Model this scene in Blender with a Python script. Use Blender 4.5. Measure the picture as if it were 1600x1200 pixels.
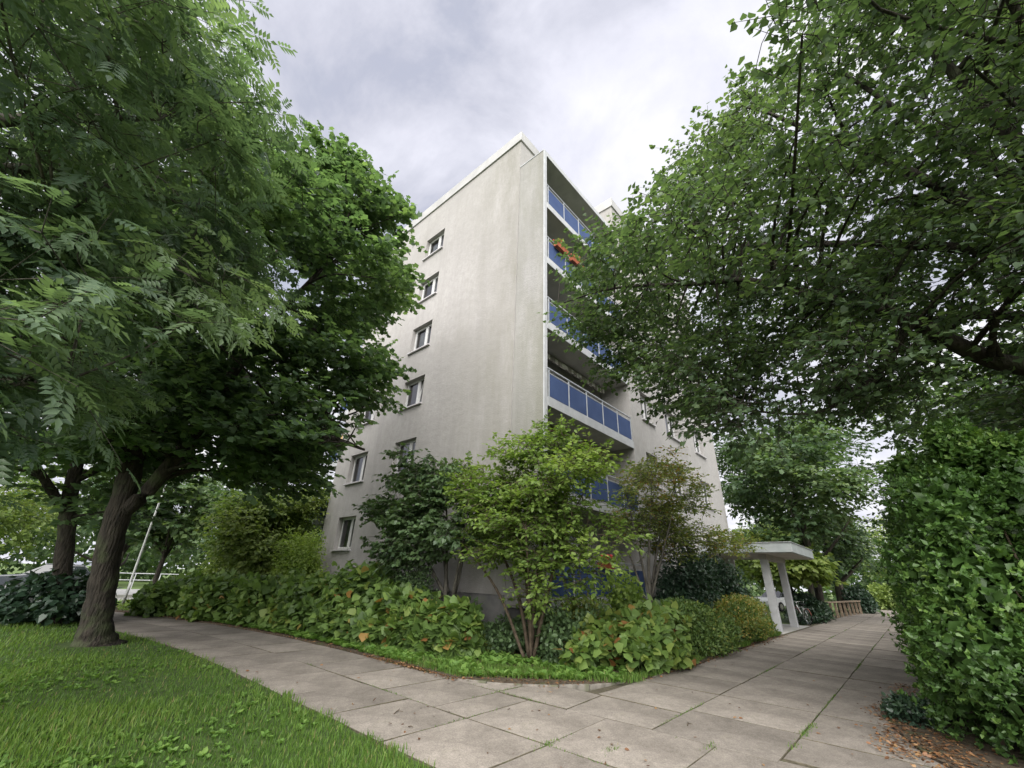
import bpy, bmesh, math, random
import numpy as np
from mathutils import Matrix, Vector

# ------------------------------------------------------------------ scene, camera, sky, sun, exposure
for o in list(bpy.data.objects):
    bpy.data.objects.remove(o)
SC = bpy.context.scene
COL = SC.collection
R = math.radians
rng = np.random.default_rng(11)
random.seed(4)

cam = bpy.data.objects.new('camera', bpy.data.cameras.new('camera'))
COL.objects.link(cam)
cam.data.sensor_width = 36.0
cam.data.lens = 14.568
cam.data.clip_start = 0.05
cam.data.clip_end = 2000.0
cam.matrix_world = (Matrix.Translation((0, 0, 1.6)) @ Matrix.Rotation(R(42.2778), 4, 'Z')
                    @ Matrix.Rotation(R(115.1109), 4, 'X') @ Matrix.Rotation(R(2.1058), 4, 'Z'))
SC.camera = cam
CAMI = np.array(cam.matrix_world.inverted())

SUN_EL, SUN_AZ = 42.0, 146.0        # azimuth clockwise from +Y
SUN_STRENGTH = 1.5
SC.view_settings.view_transform = 'Standard'
SC.view_settings.look = 'None'
SC.view_settings.gamma = 1.0
SC.view_settings.use_curve_mapping = False
SC.view_settings.exposure = 2.65

def sun_setup():
    l = bpy.data.lights.new('sun', 'SUN')
    l.energy = SUN_STRENGTH
    l.angle = R(80)
    l.color = (1.0, 0.97, 0.92)
    o = bpy.data.objects.new('sun', l)
    COL.objects.link(o)
    d = Vector((math.sin(R(SUN_AZ)) * math.cos(R(SUN_EL)), math.cos(R(SUN_AZ)) * math.cos(R(SUN_EL)), math.sin(R(SUN_EL))))
    o.rotation_euler = (-d).to_track_quat('-Z', 'Y').to_euler()
    o.location = (0, 0, 40)
sun_setup()

def world_setup():
    w = bpy.data.worlds.new('World')
    SC.world = w
    w.use_nodes = True
    nt = w.node_tree
    N, L = nt.nodes, nt.links
    N.clear()
    out = N.new('ShaderNodeOutputWorld')
    sky = N.new('ShaderNodeTexSky')
    sky.sky_type = 'NISHITA'
    sky.sun_disc = False
    sky.sun_elevation = R(SUN_EL)
    sky.sun_rotation = R(SUN_AZ)
    bg1 = N.new('ShaderNodeBackground')
    bg1.inputs['Strength'].default_value = 0.055
    L.new(sky.outputs[0], bg1.inputs['Color'])
    tc = N.new('ShaderNodeTexCoord')
    sep = N.new('ShaderNodeSeparateXYZ')
    L.new(tc.outputs['Generated'], sep.inputs[0])
    mx = N.new('ShaderNodeMath'); mx.operation = 'MAXIMUM'; mx.inputs[1].default_value = 0.0
    L.new(sep.outputs['Z'], mx.inputs[0])
    ad = N.new('ShaderNodeMath'); ad.operation = 'ADD'; ad.inputs[1].default_value = 0.22
    L.new(mx.outputs[0], ad.inputs[0])
    dx = N.new('ShaderNodeMath'); dx.operation = 'DIVIDE'
    dy = N.new('ShaderNodeMath'); dy.operation = 'DIVIDE'
    L.new(sep.outputs['X'], dx.inputs[0]); L.new(ad.outputs[0], dx.inputs[1])
    L.new(sep.outputs['Y'], dy.inputs[0]); L.new(ad.outputs[0], dy.inputs[1])
    cmb = N.new('ShaderNodeCombineXYZ')
    L.new(dx.outputs[0], cmb.inputs[0]); L.new(dy.outputs[0], cmb.inputs[1])
    cmb.inputs[2].default_value = 7.7
    def noise(scale, detail, rough, dist):
        n = N.new('ShaderNodeTexNoise')
        n.inputs['Scale'].default_value = scale
        n.inputs['Detail'].default_value = detail
        n.inputs['Roughness'].default_value = rough
        n.inputs['Distortion'].default_value = dist
        L.new(cmb.outputs[0], n.inputs['Vector'])
        return n
    n1 = noise(1.15, 7.0, 0.56, 0.3)
    n2 = noise(3.4, 7.0, 0.6, 0.4)
    mixn = N.new('ShaderNodeMix'); mixn.data_type = 'FLOAT'; mixn.inputs[0].default_value = 0.36
    L.new(n1.outputs['Fac'], mixn.inputs[2]); L.new(n2.outputs['Fac'], mixn.inputs[3])
    cr = N.new('ShaderNodeValToRGB')
    e = cr.color_ramp.elements
    e[0].position = 0.38; e[0].color = (0.205, 0.212, 0.252, 1)
    e[1].position = 0.63; e[1].color = (0.41, 0.41, 0.42, 1)
    m = cr.color_ramp.elements.new(0.49); m.color = (0.315, 0.318, 0.358, 1)
    L.new(mixn.outputs[0], cr.inputs['Fac'])
    bg2 = N.new('ShaderNodeBackground')
    bg2.inputs['Strength'].default_value = 0.44
    L.new(cr.outputs[0], bg2.inputs['Color'])
    cov = N.new('ShaderNodeMapRange')
    cov.inputs['From Min'].default_value = 0.3; cov.inputs['From Max'].default_value = 0.42
    cov.inputs['To Min'].default_value = 0.82; cov.inputs['To Max'].default_value = 1.0
    L.new(mixn.outputs[0], cov.inputs['Value'])
    ms = N.new('ShaderNodeMixShader')
    L.new(cov.outputs[0], ms.inputs[0]); L.new(bg1.outputs[0], ms.inputs[1]); L.new(bg2.outputs[0], ms.inputs[2])
    L.new(ms.outputs[0], out.inputs['Surface'])
world_setup()
SC.render.engine = 'CYCLES'
try:
    SC.cycles.max_bounces = 6
    SC.cycles.diffuse_bounces = 3
    SC.cycles.glossy_bounces = 2
    SC.cycles.transmission_bounces = 3
    SC.cycles.transparent_max_bounces = 8
    SC.cycles.caustics_reflective = False
    SC.cycles.caustics_refractive = False
    SC.cycles.use_denoising = True
except Exception:
    pass

# ------------------------------------------------------------------ materials
MATS = {}
def new_mat(name):
    m = bpy.data.materials.new(name)
    m.use_nodes = True
    nt = m.node_tree
    return m, nt, nt.nodes, nt.links, nt.nodes['Principled BSDF']

def noise_mat(name, c1, c2, scale=8.0, rough=0.8, bump=0.0, bscale=60.0, metallic=0.0, stretch=None, detail=6.0, lo=0.35, hi=0.65, spec=0.3, c3=None, s3=1.2, lo3=.55, hi3=.75, bdist=0.01, bstretch=False):
    m, nt, N, L, b = new_mat(name)
    tc = N.new('ShaderNodeTexCoord')
    mp = N.new('ShaderNodeMapping')
    if stretch: mp.inputs['Scale'].default_value = stretch
    L.new(tc.outputs['Object'], mp.inputs['Vector'])
    n = N.new('ShaderNodeTexNoise')
    n.inputs['Scale'].default_value = scale; n.inputs['Detail'].default_value = detail
    L.new(mp.outputs[0], n.inputs['Vector'])
    cr = N.new('ShaderNodeValToRGB')
    cr.color_ramp.elements[0].position = lo; cr.color_ramp.elements[0].color = (*c1, 1)
    cr.color_ramp.elements[1].position = hi; cr.color_ramp.elements[1].color = (*c2, 1)
    L.new(n.outputs['Fac'], cr.inputs[0])
    col = cr.outputs[0]
    if c3:
        n3 = N.new('ShaderNodeTexNoise'); n3.inputs['Scale'].default_value = s3; n3.inputs['Detail'].default_value = 8
        L.new(tc.outputs['Object'], n3.inputs['Vector'])
        mr = N.new('ShaderNodeMapRange'); mr.inputs['From Min'].default_value = lo3; mr.inputs['From Max'].default_value = hi3
        L.new(n3.outputs['Fac'], mr.inputs['Value'])
        mx = N.new('ShaderNodeMix'); mx.data_type = 'RGBA'
        L.new(mr.outputs[0], mx.inputs[0]); L.new(col, mx.inputs[6]); mx.inputs[7].default_value = (*c3, 1)
        col = mx.outputs[2]
    L.new(col, b.inputs['Base Color'])
    b.inputs['Roughness'].default_value = rough
    b.inputs['Metallic'].default_value = metallic
    b.inputs['Specular IOR Level'].default_value = spec
    if bump:
        nb = N.new('ShaderNodeTexNoise'); nb.inputs['Scale'].default_value = bscale; nb.inputs['Detail'].default_value = 5
        L.new(mp.outputs[0] if bstretch else tc.outputs['Object'], nb.inputs['Vector'])
        bp = N.new('ShaderNodeBump'); bp.inputs['Strength'].default_value = bump; bp.inputs['Distance'].default_value = bdist
        L.new(nb.outputs['Fac'], bp.inputs['Height']); L.new(bp.outputs[0], b.inputs['Normal'])
    MATS[name] = m
    return m

def leaf_mat(name, stops, trans=0.35, tcol=(1.4, 1.5, 0.75), rough=0.5, spec=0.35):
    """stops: list of (position, colour); looked up by the per-leaf attribute 'var'"""
    m, nt, N, L, b = new_mat(name)
    at = N.new('ShaderNodeAttribute'); at.attribute_name = 'var'
    cr = N.new('ShaderNodeValToRGB')
    els = cr.color_ramp.elements
    els[0].position = stops[0][0]; els[0].color = (*stops[0][1], 1)
    els[1].position = stops[-1][0]; els[1].color = (*stops[-1][1], 1)
    for p, c in stops[1:-1]:
        els.new(p).color = (*c, 1)
    L.new(at.outputs['Fac'], cr.inputs[0])
    L.new(cr.outputs[0], b.inputs['Base Color'])
    b.inputs['Roughness'].default_value = rough
    b.inputs['Specular IOR Level'].default_value = spec
    t = N.new('ShaderNodeBsdfTranslucent')
    mu = N.new('ShaderNodeMix'); mu.data_type = 'RGBA'; mu.blend_type = 'MULTIPLY'; mu.inputs[0].default_value = 1.0
    L.new(cr.outputs[0], mu.inputs[6]); mu.inputs[7].default_value = (*tcol, 1)
    L.new(mu.outputs[2], t.inputs['Color'])
    ms = N.new('ShaderNodeMixShader'); ms.inputs[0].default_value = trans
    L.new(b.outputs[0], ms.inputs[1]); L.new(t.outputs[0], ms.inputs[2])
    L.new(ms.outputs[0], N['Material Output'].inputs['Surface'])
    MATS[name] = m
    return m

def render_wall_mat(name, base, dark, alga, alga_axis=None, alga_pos=(0, 1), streak=0.5):
    """old painted render: mottling, run-off streaks, algae, trowel relief"""
    m, nt, N, L, b = new_mat(name)
    tc = N.new('ShaderNodeTexCoord')
    def noise(scale, st, detail=6, rough=0.6):
        mp = N.new('ShaderNodeMapping'); mp.inputs['Scale'].default_value = st
        L.new(tc.outputs['Object'], mp.inputs['Vector'])
        n = N.new('ShaderNodeTexNoise'); n.inputs['Scale'].default_value = scale
        n.inputs['Detail'].default_value = detail; n.inputs['Roughness'].default_value = rough
        L.new(mp.outputs[0], n.inputs['Vector']); return n
    def rampf(src, a, bb, lo=0.0, hi=1.0):
        mr = N.new('ShaderNodeMapRange'); mr.inputs['From Min'].default_value = a; mr.inputs['From Max'].default_value = bb
        mr.inputs['To Min'].default_value = lo; mr.inputs['To Max'].default_value = hi
        L.new(src, mr.inputs['Value']); return mr.outputs[0]
    def mix(fac, a, bcol):
        mx = N.new('ShaderNodeMix'); mx.data_type = 'RGBA'
        L.new(fac, mx.inputs[0])
        if isinstance(a, tuple): mx.inputs[6].default_value = (*a, 1)
        else: L.new(a, mx.inputs[6])
        if isinstance(bcol, tuple): mx.inputs[7].default_value = (*bcol, 1)
        else: L.new(bcol, mx.inputs[7])
        return mx.outputs[2]
    big = noise(0.35, (1, 1, 1), 5)
    col = mix(rampf(big.outputs['Fac'], .38, .66), base, dark)
    st = noise(1.6, (1.0, 1.0, 0.07), 4, 0.65)
    col = mix(rampf(st.outputs['Fac'], .5, .75, 0, streak), col, tuple(c * 0.72 for c in dark))
    fine = noise(9.0, (1, 1, .5), 4)
    col = mix(rampf(fine.outputs['Fac'], .38, .66, 0, 0.6), col, tuple(c * 0.80 for c in base))
    al = noise(0.55, (1, 1, .45), 5, .65)
    fac = rampf(al.outputs['Fac'], .52, .72, 0, .75)
    if alga_axis is not None:
        sp = N.new('ShaderNodeSeparateXYZ'); L.new(tc.outputs['Object'], sp.inputs[0])
        g = rampf(sp.outputs[alga_axis], alga_pos[0], alga_pos[1])
        mu = N.new('ShaderNodeMath'); mu.operation = 'MULTIPLY'
        al2 = noise(1.2, (1, 1, .25), 4, .65)
        L.new(g, mu.inputs[0]); L.new(rampf(al2.outputs['Fac'], .3, .62), mu.inputs[1])
        mxx = N.new('ShaderNodeMath'); mxx.operation = 'MAXIMUM'
        hlf = N.new('ShaderNodeMath'); hlf.operation = 'MULTIPLY'; hlf.inputs[1].default_value = .45
        L.new(fac, hlf.inputs[0]); L.new(hlf.outputs[0], mxx.inputs[0]); L.new(mu.outputs[0], mxx.inputs[1])
        fac = mxx.outputs[0]
    col = mix(fac, col, alga)
    L.new(col, b.inputs['Base Color'])
    b.inputs['Roughness'].default_value = 0.93
    b.inputs['Specular IOR Level'].default_value = 0.15
    gr = noise(22.0, (1, 1, 1.3), 4, .7); gr2 = noise(3.0, (1, 1, 1.2), 3)
    add = N.new('ShaderNodeMath'); add.operation = 'ADD'
    L.new(gr.outputs['Fac'], add.inputs[0]); L.new(gr2.outputs['Fac'], add.inputs[1])
    bp = N.new('ShaderNodeBump'); bp.inputs['Strength'].default_value = .7; bp.inputs['Distance'].default_value = .02
    L.new(add.outputs[0], bp.inputs['Height']); L.new(bp.outputs[0], b.inputs['Normal'])
    MATS[name] = m
    return m

render_wall_mat('gable_render', (.385, .369, .36), (.325, .311, .302), (.25, .241, .217), 0, (-12.5, -8.4), .45)
render_wall_mat('fin_render', (.34, .331, .323), (.285, .278, .27), (.215, .212, .182), 0, (-9.5, -7.0), .7)
render_wall_mat('side_render', (.385, .372, .362), (.335, .323, .314), (.26, .253, .23), None, (0, 1), .35)
noise_mat('plinth_grey', (.16, .16, .16), (.25, .245, .24), 3.0, .9, .4, 40, c3=(.16, .18, .11), s3=1.5)
noise_mat('white_coping', (0.344, 0.340, 0.335), (0.413, 0.408, 0.404), 1.5, .45, spec=.4)
noise_mat('white_metal', (0.378, 0.387, 0.400), (0.447, 0.456, 0.469), 4, .4)
noise_mat('rail_grey', (.38, .40, .43), (.50, .52, .55), 6, .4, metallic=.3)
noise_mat('blue_panel', (.044, .070, .160), (.057, .088, .188), 1.5, .65, spec=.12)
noise_mat('slab_paint', (0.361, 0.353, 0.344), (0.447, 0.439, 0.430), 2, .85, c3=(.38, .37, .34), s3=1.0)
noise_mat('frame_white', (0.516, 0.516, 0.516), (0.585, 0.585, 0.585), 5, .35, spec=.45)
noise_mat('sill_paint', (0.430, 0.413, 0.430), (0.499, 0.482, 0.499), 5, .5)
noise_mat('curtain', (.62, .62, .60), (.76, .76, .74), 10, .9)
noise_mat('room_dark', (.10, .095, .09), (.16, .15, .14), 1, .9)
noise_mat('awning_stripe', (.16, .06, .045), (.55, .46, .38), 9, .85, stretch=(.01, 1, .01), lo=.47, hi=.53)
noise_mat('awning_pale', (.28, .26, .23), (.68, .66, .62), 7, .85, stretch=(.01, 1, .01), lo=.47, hi=.53)
noise_mat('terracotta', (.30, .08, .04), (.42, .13, .07), 6, .8)
noise_mat('flower_red', (.45, .03, .04), (.60, .08, .09), 20, .6)
noise_mat('straw', (.42, .28, .12), (.55, .38, .18), 20, .8)
noise_mat('canopy_paint', (0.344, 0.370, 0.374), (0.413, 0.439, 0.439), 3, .7, c3=(.36, .41, .41), s3=2.0)
noise_mat('canopy_soffit', (0.387, 0.361, 0.335), (0.464, 0.439, 0.404), 2, .9)
noise_mat('post_white', (0.447, 0.456, 0.473), (0.516, 0.525, 0.542), 4, .7, .2, 60)
noise_mat('concrete_kerb', (.12, .11, .095), (.22, .20, .175), 8, .95, .5, 60, c3=(.10, .11, .06), s3=3)
noise_mat('soil', (.045, .034, .024), (.10, .076, .052), 14, .95, .8, 30, bdist=.03, c3=(.05, .07, .025), s3=2.5)
noise_mat('joint_soil', (.06, .052, .036), (.11, .095, .066), 20, .95, .5, 60, c3=(.06, .085, .03), s3=3)
noise_mat('lawn_earth', (.035, .06, .014), (.06, .095, .022), 9, .95, .6, 40, bdist=.02)
noise_mat('ground_far', (.06, .10, .025), (.10, .15, .04), .4, .95, c3=(.12, .12, .06), s3=.1)
noise_mat('asphalt', (.20, .20, .20), (.28, .28, .275), 6, .9)
noise_mat('road_slab', (.34, .33, .31), (.42, .41, .39), 5, .9)
noise_mat('bark', (.014, .012, .010), (.055, .046, .037), 17, .95, 1.0, 22, stretch=(1, 1, .24), bdist=.06, bstretch=True, lo=.30, hi=.75, c3=(.06, .075, .035), s3=2.2)
noise_mat('bark_grey', (.05, .046, .04), (.13, .12, .10), 9, .95, .8, 20, stretch=(1, 1, .25), bdist=.03)
noise_mat('twig_brown', (.055, .04, .028), (.11, .085, .06), 12, .9)
noise_mat('wood_grey', (.16, .12, .085), (.27, .21, .15), 5, .9, .4, 30, stretch=(1, 6, 6))
noise_mat('tyre', (.012, .012, .012), (.02, .02, .02), 10, .8)
noise_mat('chrome', (.55, .55, .56), (.65, .65, .66), 4, .25, metallic=1.0)
noise_mat('bike_white', (.62, .62, .63), (.70, .70, .71), 3, .35, spec=.5)
noise_mat('bike_red', (.22, .07, .05), (.30, .10, .07), 3, .5)
noise_mat('car_white', (.66, .67, .68), (.72, .73, .74), 2, .25, spec=.6)
noise_mat('car_dark', (.03, .035, .045), (.045, .05, .06), 2, .2, spec=.6)
noise_mat('car_glass', (.015, .018, .02), (.02, .024, .028), 2, .05, spec=.8)
noise_mat('lamp_grey', (.30, .31, .30), (.38, .39, .38), 4, .5, metallic=.2)
noise_mat('hedge_core', (.012, .016, .008), (.028, .03, .015), 9, 1.0)
noise_mat('door_brown', (.10, .06, .035), (.15, .09, .05), 5, .5)

def glass_mat():
    m, nt, N, L, b = new_mat('window_glass')
    t = N.new('ShaderNodeBsdfTransparent'); t.inputs['Color'].default_value = (.62, .66, .66, 1)
    g = N.new('ShaderNodeBsdfGlossy'); g.inputs['Roughness'].default_value = .02
    g.inputs['Color'].default_value = (.95, .97, 1, 1)
    fr = N.new('ShaderNodeFresnel'); fr.inputs['IOR'].default_value = 1.9
    ms = N.new('ShaderNodeMixShader')
    L.new(fr.outputs[0], ms.inputs[0]); L.new(t.outputs[0], ms.inputs[1]); L.new(g.outputs[0], ms.inputs[2])
    L.new(ms.outputs[0], N['Material Output'].inputs['Surface'])
    MATS['window_glass'] = m
glass_mat()

def slab_mat():
    m, nt, N, L, b = new_mat('paving_concrete')
    tc = N.new('ShaderNodeTexCoord')
    oi = N.new('ShaderNodeObjectInfo')
    def noise(scale, detail=6, rough=.6):
        n = N.new('ShaderNodeTexNoise'); n.inputs['Scale'].default_value = scale
        n.inputs['Detail'].default_value = detail; n.inputs['Roughness'].default_value = rough
        L.new(tc.outputs['Object'], n.inputs['Vector']); return n
    big = noise(.9, 5); fine = noise(70, 3, .7); mid = noise(9, 4, .65)
    cr = N.new('ShaderNodeValToRGB')
    cr.color_ramp.elements[0].position = .32; cr.color_ramp.elements[0].color = (.172, .152, .132, 1)
    cr.color_ramp.elements[1].position = .68; cr.color_ramp.elements[1].color = (.30, .268, .236, 1)
    L.new(big.outputs['Fac'], cr.inputs[0])
    mr = N.new('ShaderNodeMapRange'); mr.inputs['To Min'].default_value = .85; mr.inputs['To Max'].default_value = 1.12
    L.new(oi.outputs['Random'], mr.inputs['Value'])
    mf = N.new('ShaderNodeMapRange'); mf.inputs['From Min'].default_value = .3; mf.inputs['From Max'].default_value = .7
    mf.inputs['To Min'].default_value = .66; mf.inputs['To Max'].default_value = 1.26
    L.new(fine.outputs['Fac'], mf.inputs['Value'])
    mm = N.new('ShaderNodeMapRange'); mm.inputs['From Min'].default_value = .3; mm.inputs['From Max'].default_value = .7
    mm.inputs['To Min'].default_value = .84; mm.inputs['To Max'].default_value = 1.12
    L.new(mid.outputs['Fac'], mm.inputs['Value'])
    p1 = N.new('ShaderNodeMath'); p1.operation = 'MULTIPLY'; L.new(mr.outputs[0], p1.inputs[0]); L.new(mf.outputs[0], p1.inputs[1])
    p2 = N.new('ShaderNodeMath'); p2.operation = 'MULTIPLY'; L.new(p1.outputs[0], p2.inputs[0]); L.new(mm.outputs[0], p2.inputs[1])
    vm = N.new('ShaderNodeVectorMath'); vm.operation = 'SCALE'
    L.new(cr.outputs[0], vm.inputs[0]); L.new(p2.outputs[0], vm.inputs['Scale'])
    # moss and dirt patches
    ms_ = noise(1.7, 5, .7)
    fm = N.new('ShaderNodeMapRange'); fm.inputs['From Min'].default_value = .58; fm.inputs['From Max'].default_value = .78; fm.inputs['To Max'].default_value = .55
    L.new(ms_.outputs['Fac'], fm.inputs['Value'])
    mx = N.new('ShaderNodeMix'); mx.data_type = 'RGBA'
    L.new(fm.outputs[0], mx.inputs[0]); L.new(vm.outputs[0], mx.inputs[6]); mx.inputs[7].default_value = (.14, .13, .085, 1)
    L.new(mx.outputs[2], b.inputs['Base Color'])
    b.inputs['Roughness'].default_value = .93; b.inputs['Specular IOR Level'].default_value = .2
    bp = N.new('ShaderNodeBump'); bp.inputs['Strength'].default_value = .5; bp.inputs['Distance'].default_value = .006
    L.new(fine.outputs['Fac'], bp.inputs['Height']); L.new(bp.outputs[0], b.inputs['Normal'])
    MATS['paving_concrete'] = m
slab_mat()

leaf_mat('maple_leaf', [(0, (0.058, 0.100, 0.054)), (.5, (0.093, 0.150, 0.075)), (.85, (0.127, 0.195, 0.087)), (1, (0.159, 0.235, 0.098))], .52)
leaf_mat('ash_leaf', [(0, (0.085, 0.135, 0.093)), (.5, (0.127, 0.190, 0.120)), (1, (0.191, 0.265, 0.150))], .44, rough=.40, spec=.55)
leaf_mat('linden_leaf', [(0, (0.058, 0.095, 0.051)), (.55, (0.093, 0.142, 0.071)), (.93, (0.129, 0.185, 0.083)), (.97, (0.212, 0.200, 0.075)), (1, (0.297, 0.240, 0.090))], .46)
leaf_mat('hedge_leaf', [(0, (0.043, 0.090, 0.025)), (.55, (0.083, 0.162, 0.038)), (.9, (0.149, 0.241, 0.056)), (1, (0.202, 0.302, 0.079))], .3, rough=.40, spec=.45)
leaf_mat('thimble_leaf', [(0, (0.065, 0.112, 0.034)), (.5, (0.124, 0.202, 0.052)), (.8, (0.172, 0.252, 0.062)), (.88, (0.261, 0.246, 0.068)), (.95, (0.309, 0.168, 0.056)), (1, (0.202, 0.084, 0.034))], .35)
leaf_mat('lilac_leaf', [(0, (0.058, 0.100, 0.050)), (.6, (0.105, 0.165, 0.068)), (1, (0.106, 0.170, 0.083))], .3, rough=.4)
leaf_mat('bright_leaf', [(0, (0.101, 0.162, 0.043)), (.5, (0.178, 0.263, 0.062)), (1, (0.261, 0.336, 0.084))], .45)
leaf_mat('rusty_leaf', [(0, (0.090, 0.134, 0.043)), (.5, (0.160, 0.207, 0.056)), (.75, (0.237, 0.246, 0.068)), (.9, (0.309, 0.190, 0.056)), (1, (0.250, 0.090, 0.045))], .42)
leaf_mat('cotoneaster_leaf', [(0, (0.065, 0.118, 0.034)), (.45, (0.113, 0.179, 0.047)), (.8, (0.214, 0.241, 0.056)), (1, (0.320, 0.235, 0.056))], .28)
leaf_mat('dark_leaf', [(0, (0.021, 0.042, 0.027)), (.6, (0.037, 0.072, 0.042)), (1, (0.064, 0.110, 0.060))], .22, rough=.35, spec=.5)
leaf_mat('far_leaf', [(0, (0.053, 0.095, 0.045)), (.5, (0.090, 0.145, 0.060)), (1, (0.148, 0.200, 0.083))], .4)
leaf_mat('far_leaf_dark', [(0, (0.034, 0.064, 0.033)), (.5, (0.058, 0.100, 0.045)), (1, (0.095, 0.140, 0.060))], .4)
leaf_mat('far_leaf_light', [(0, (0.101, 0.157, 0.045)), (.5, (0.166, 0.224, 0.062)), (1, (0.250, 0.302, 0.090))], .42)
leaf_mat('grass_blade', [(0, (0.058, 0.117, 0.025)), (.5, (0.107, 0.196, 0.038)), (.9, (0.174, 0.265, 0.056)), (1, (0.269, 0.244, 0.112))], .42, rough=.5, spec=.3)
leaf_mat('weed_leaf', [(0, (0.083, 0.168, 0.036)), (.5, (0.124, 0.230, 0.047)), (1, (0.190, 0.291, 0.068))], .35)
leaf_mat('litter_leaf', [(0, (.08, .042, .022)), (.5, (.19, .09, .04)), (1, (.28, .17, .08))], .1, (1.1, 1, .8))
# ------------------------------------------------------------------ helpers
def tag(o, label=None, cat=None, group=None, kind=None):
    if label: o['label'] = label
    if cat: o['category'] = cat
    if group: o['group'] = group
    if kind: o['kind'] = kind
    return o

def empty(name, loc, label=None, cat=None, group=None, rz=0.0):
    o = bpy.data.objects.new(name, None)
    COL.objects.link(o)
    o.location = loc
    o.rotation_euler = (0, 0, rz)
    o.empty_display_size = .2
    return tag(o, label, cat, group)

def link(name, me, parent=None, mat=None, world=True, loc=None, rz=None):
    """mesh -> object; world=True: the mesh is in world coordinates although it has a parent at some place"""
    o = bpy.data.objects.new(name, me)
    COL.objects.link(o)
    if mat and not me.materials: me.materials.append(MATS[mat])
    if parent:
        o.parent = parent
        if world:
            o.matrix_parent_inverse = Matrix.Translation(-Vector(parent.location))
    if loc is not None: o.location = loc
    if rz is not None: o.rotation_euler = (0, 0, rz)
    return o

class G:
    """collects vertices and faces for one mesh"""
    def __init__(s): s.v = []; s.f = []
    def add(s, vs, fs):
        n = len(s.v); s.v.extend([tuple(v) for v in vs]); s.f.extend([tuple(i + n for i in f) for f in fs]); return s
    def box(s, a, b):
        x0, y0, z0 = a; x1, y1, z1 = b
        return s.add([(x0,y0,z0),(x1,y0,z0),(x1,y1,z0),(x0,y1,z0),(x0,y0,z1),(x1,y0,z1),(x1,y1,z1),(x0,y1,z1)],
                     [(0,3,2,1),(4,5,6,7),(0,1,5,4),(1,2,6,5),(2,3,7,6),(3,0,4,7)])
    def quad(s, a, b, c, d): return s.add([a, b, c, d], [(0,1,2,3)])
    def prism(s, poly, z0, z1):
        n = len(poly)
        vs = [(x, y, z0) for x, y in poly] + [(x, y, z1) for x, y in poly]
        fs = [tuple(range(n - 1, -1, -1)), tuple(range(n, 2 * n))] + [(i, (i+1) % n, n + (i+1) % n, n + i) for i in range(n)]
        return s.add(vs, fs)
    def tube(s, pts, rad, n=8, cap=True, jit=0.0):
        pts = [Vector(p) for p in pts]
        base = len(s.v)
        up = Vector((.13, .27, 1)).normalized()
        for i, p in enumerate(pts):
            t = (pts[min(i+1, len(pts)-1)] - pts[max(i-1, 0)]).normalized()
            a = t.cross(up if abs(t.dot(up)) < .95 else Vector((1, 0, 0))).normalized(); b = t.cross(a)
            r = rad[i] if hasattr(rad, '__len__') else rad
            for k in range(n):
                th = 2 * math.pi * k / n
                rr = r * (1 + jit * (random.random() - .5))
                q = p + a * (rr * math.cos(th)) + b * (rr * math.sin(th))
                s.v.append(tuple(q))
        for i in range(len(pts) - 1):
            for k in range(n):
                k2 = (k + 1) % n
                s.f.append((base+i*n+k, base+(i+1)*n+k, base+(i+1)*n+k2, base+i*n+k2))
        if cap:
            s.f.append(tuple(base + k for k in range(n)))
            s.f.append(tuple(base + (len(pts)-1)*n + k for k in range(n-1, -1, -1)))
        return s
    def ring(s, c, r, w, axis=0, n=24, m=6):
        base = len(s.v)
        for i in range(n):
            th = 2*math.pi*i/n
            for k in range(m):
                ph = 2*math.pi*k/m
                rr = r + w*math.cos(ph); h = w*math.sin(ph)
                p = [h, rr*math.cos(th), rr*math.sin(th)]
                p = p if axis == 0 else [p[1], p[0], p[2]]
                s.v.append((c[0]+p[0], c[1]+p[1], c[2]+p[2]))
        for i in range(n):
            for k in range(m):
                a = base+i*m+k; b = base+i*m+(k+1) % m; c2 = base+((i+1) % n)*m+(k+1) % m; d = base+((i+1) % n)*m+k
                s.f.append((a, b, c2, d))
        return s
    def mesh(s, name, mat, smooth=False):
        me = bpy.data.meshes.new(name)
        me.from_pydata(s.v, [], s.f)
        me.materials.append(MATS[mat])
        if smooth: me.polygons.foreach_set('use_smooth', [True] * len(me.polygons))
        me.update()
        return me
    def build(s, name, mat, parent=None, smooth=False, world=True, loc=None, rz=None, bevel=0):
        o = link(name, s.mesh(name, mat, smooth), parent, None, world, loc, rz)
        if bevel:
            b = o.modifiers.new('bevel', 'BEVEL'); b.width = bevel; b.segments = 2; b.limit_method = 'ANGLE'
        return o

def np_mesh(name, verts, faces, mat, var=None, smooth=False):
    """verts (V,3) float, faces (F,k) int (all the same k)"""
    me = bpy.data.meshes.new(name)
    V, (F, k) = len(verts), faces.shape
    me.vertices.add(V); me.vertices.foreach_set('co', np.ascontiguousarray(verts, dtype=np.float32).ravel())
    me.loops.add(F * k); me.loops.foreach_set('vertex_index', np.ascontiguousarray(faces, dtype=np.int32).ravel())
    me.polygons.add(F)
    me.polygons.foreach_set('loop_start', np.arange(0, F * k, k, dtype=np.int32))
    me.polygons.foreach_set('loop_total', np.full(F, k, dtype=np.int32))
    if smooth: me.polygons.foreach_set('use_smooth', np.ones(F, dtype=bool))
    me.update(calc_edges=True)
    if var is not None:
        a = me.attributes.new('var', 'FLOAT', 'POINT'); a.data.foreach_set('value', np.ascontiguousarray(var, dtype=np.float32))
    me.materials.append(MATS[mat])
    return me

def nrm(a): return a / np.maximum(np.linalg.norm(a, axis=-1, keepdims=True), 1e-9)

def frames(axis, normal):
    y = nrm(axis); z = nrm(normal - (normal * y).sum(-1, keepdims=True) * y); x = np.cross(y, z)
    return np.stack([x, y, z], -1)            # columns

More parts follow.
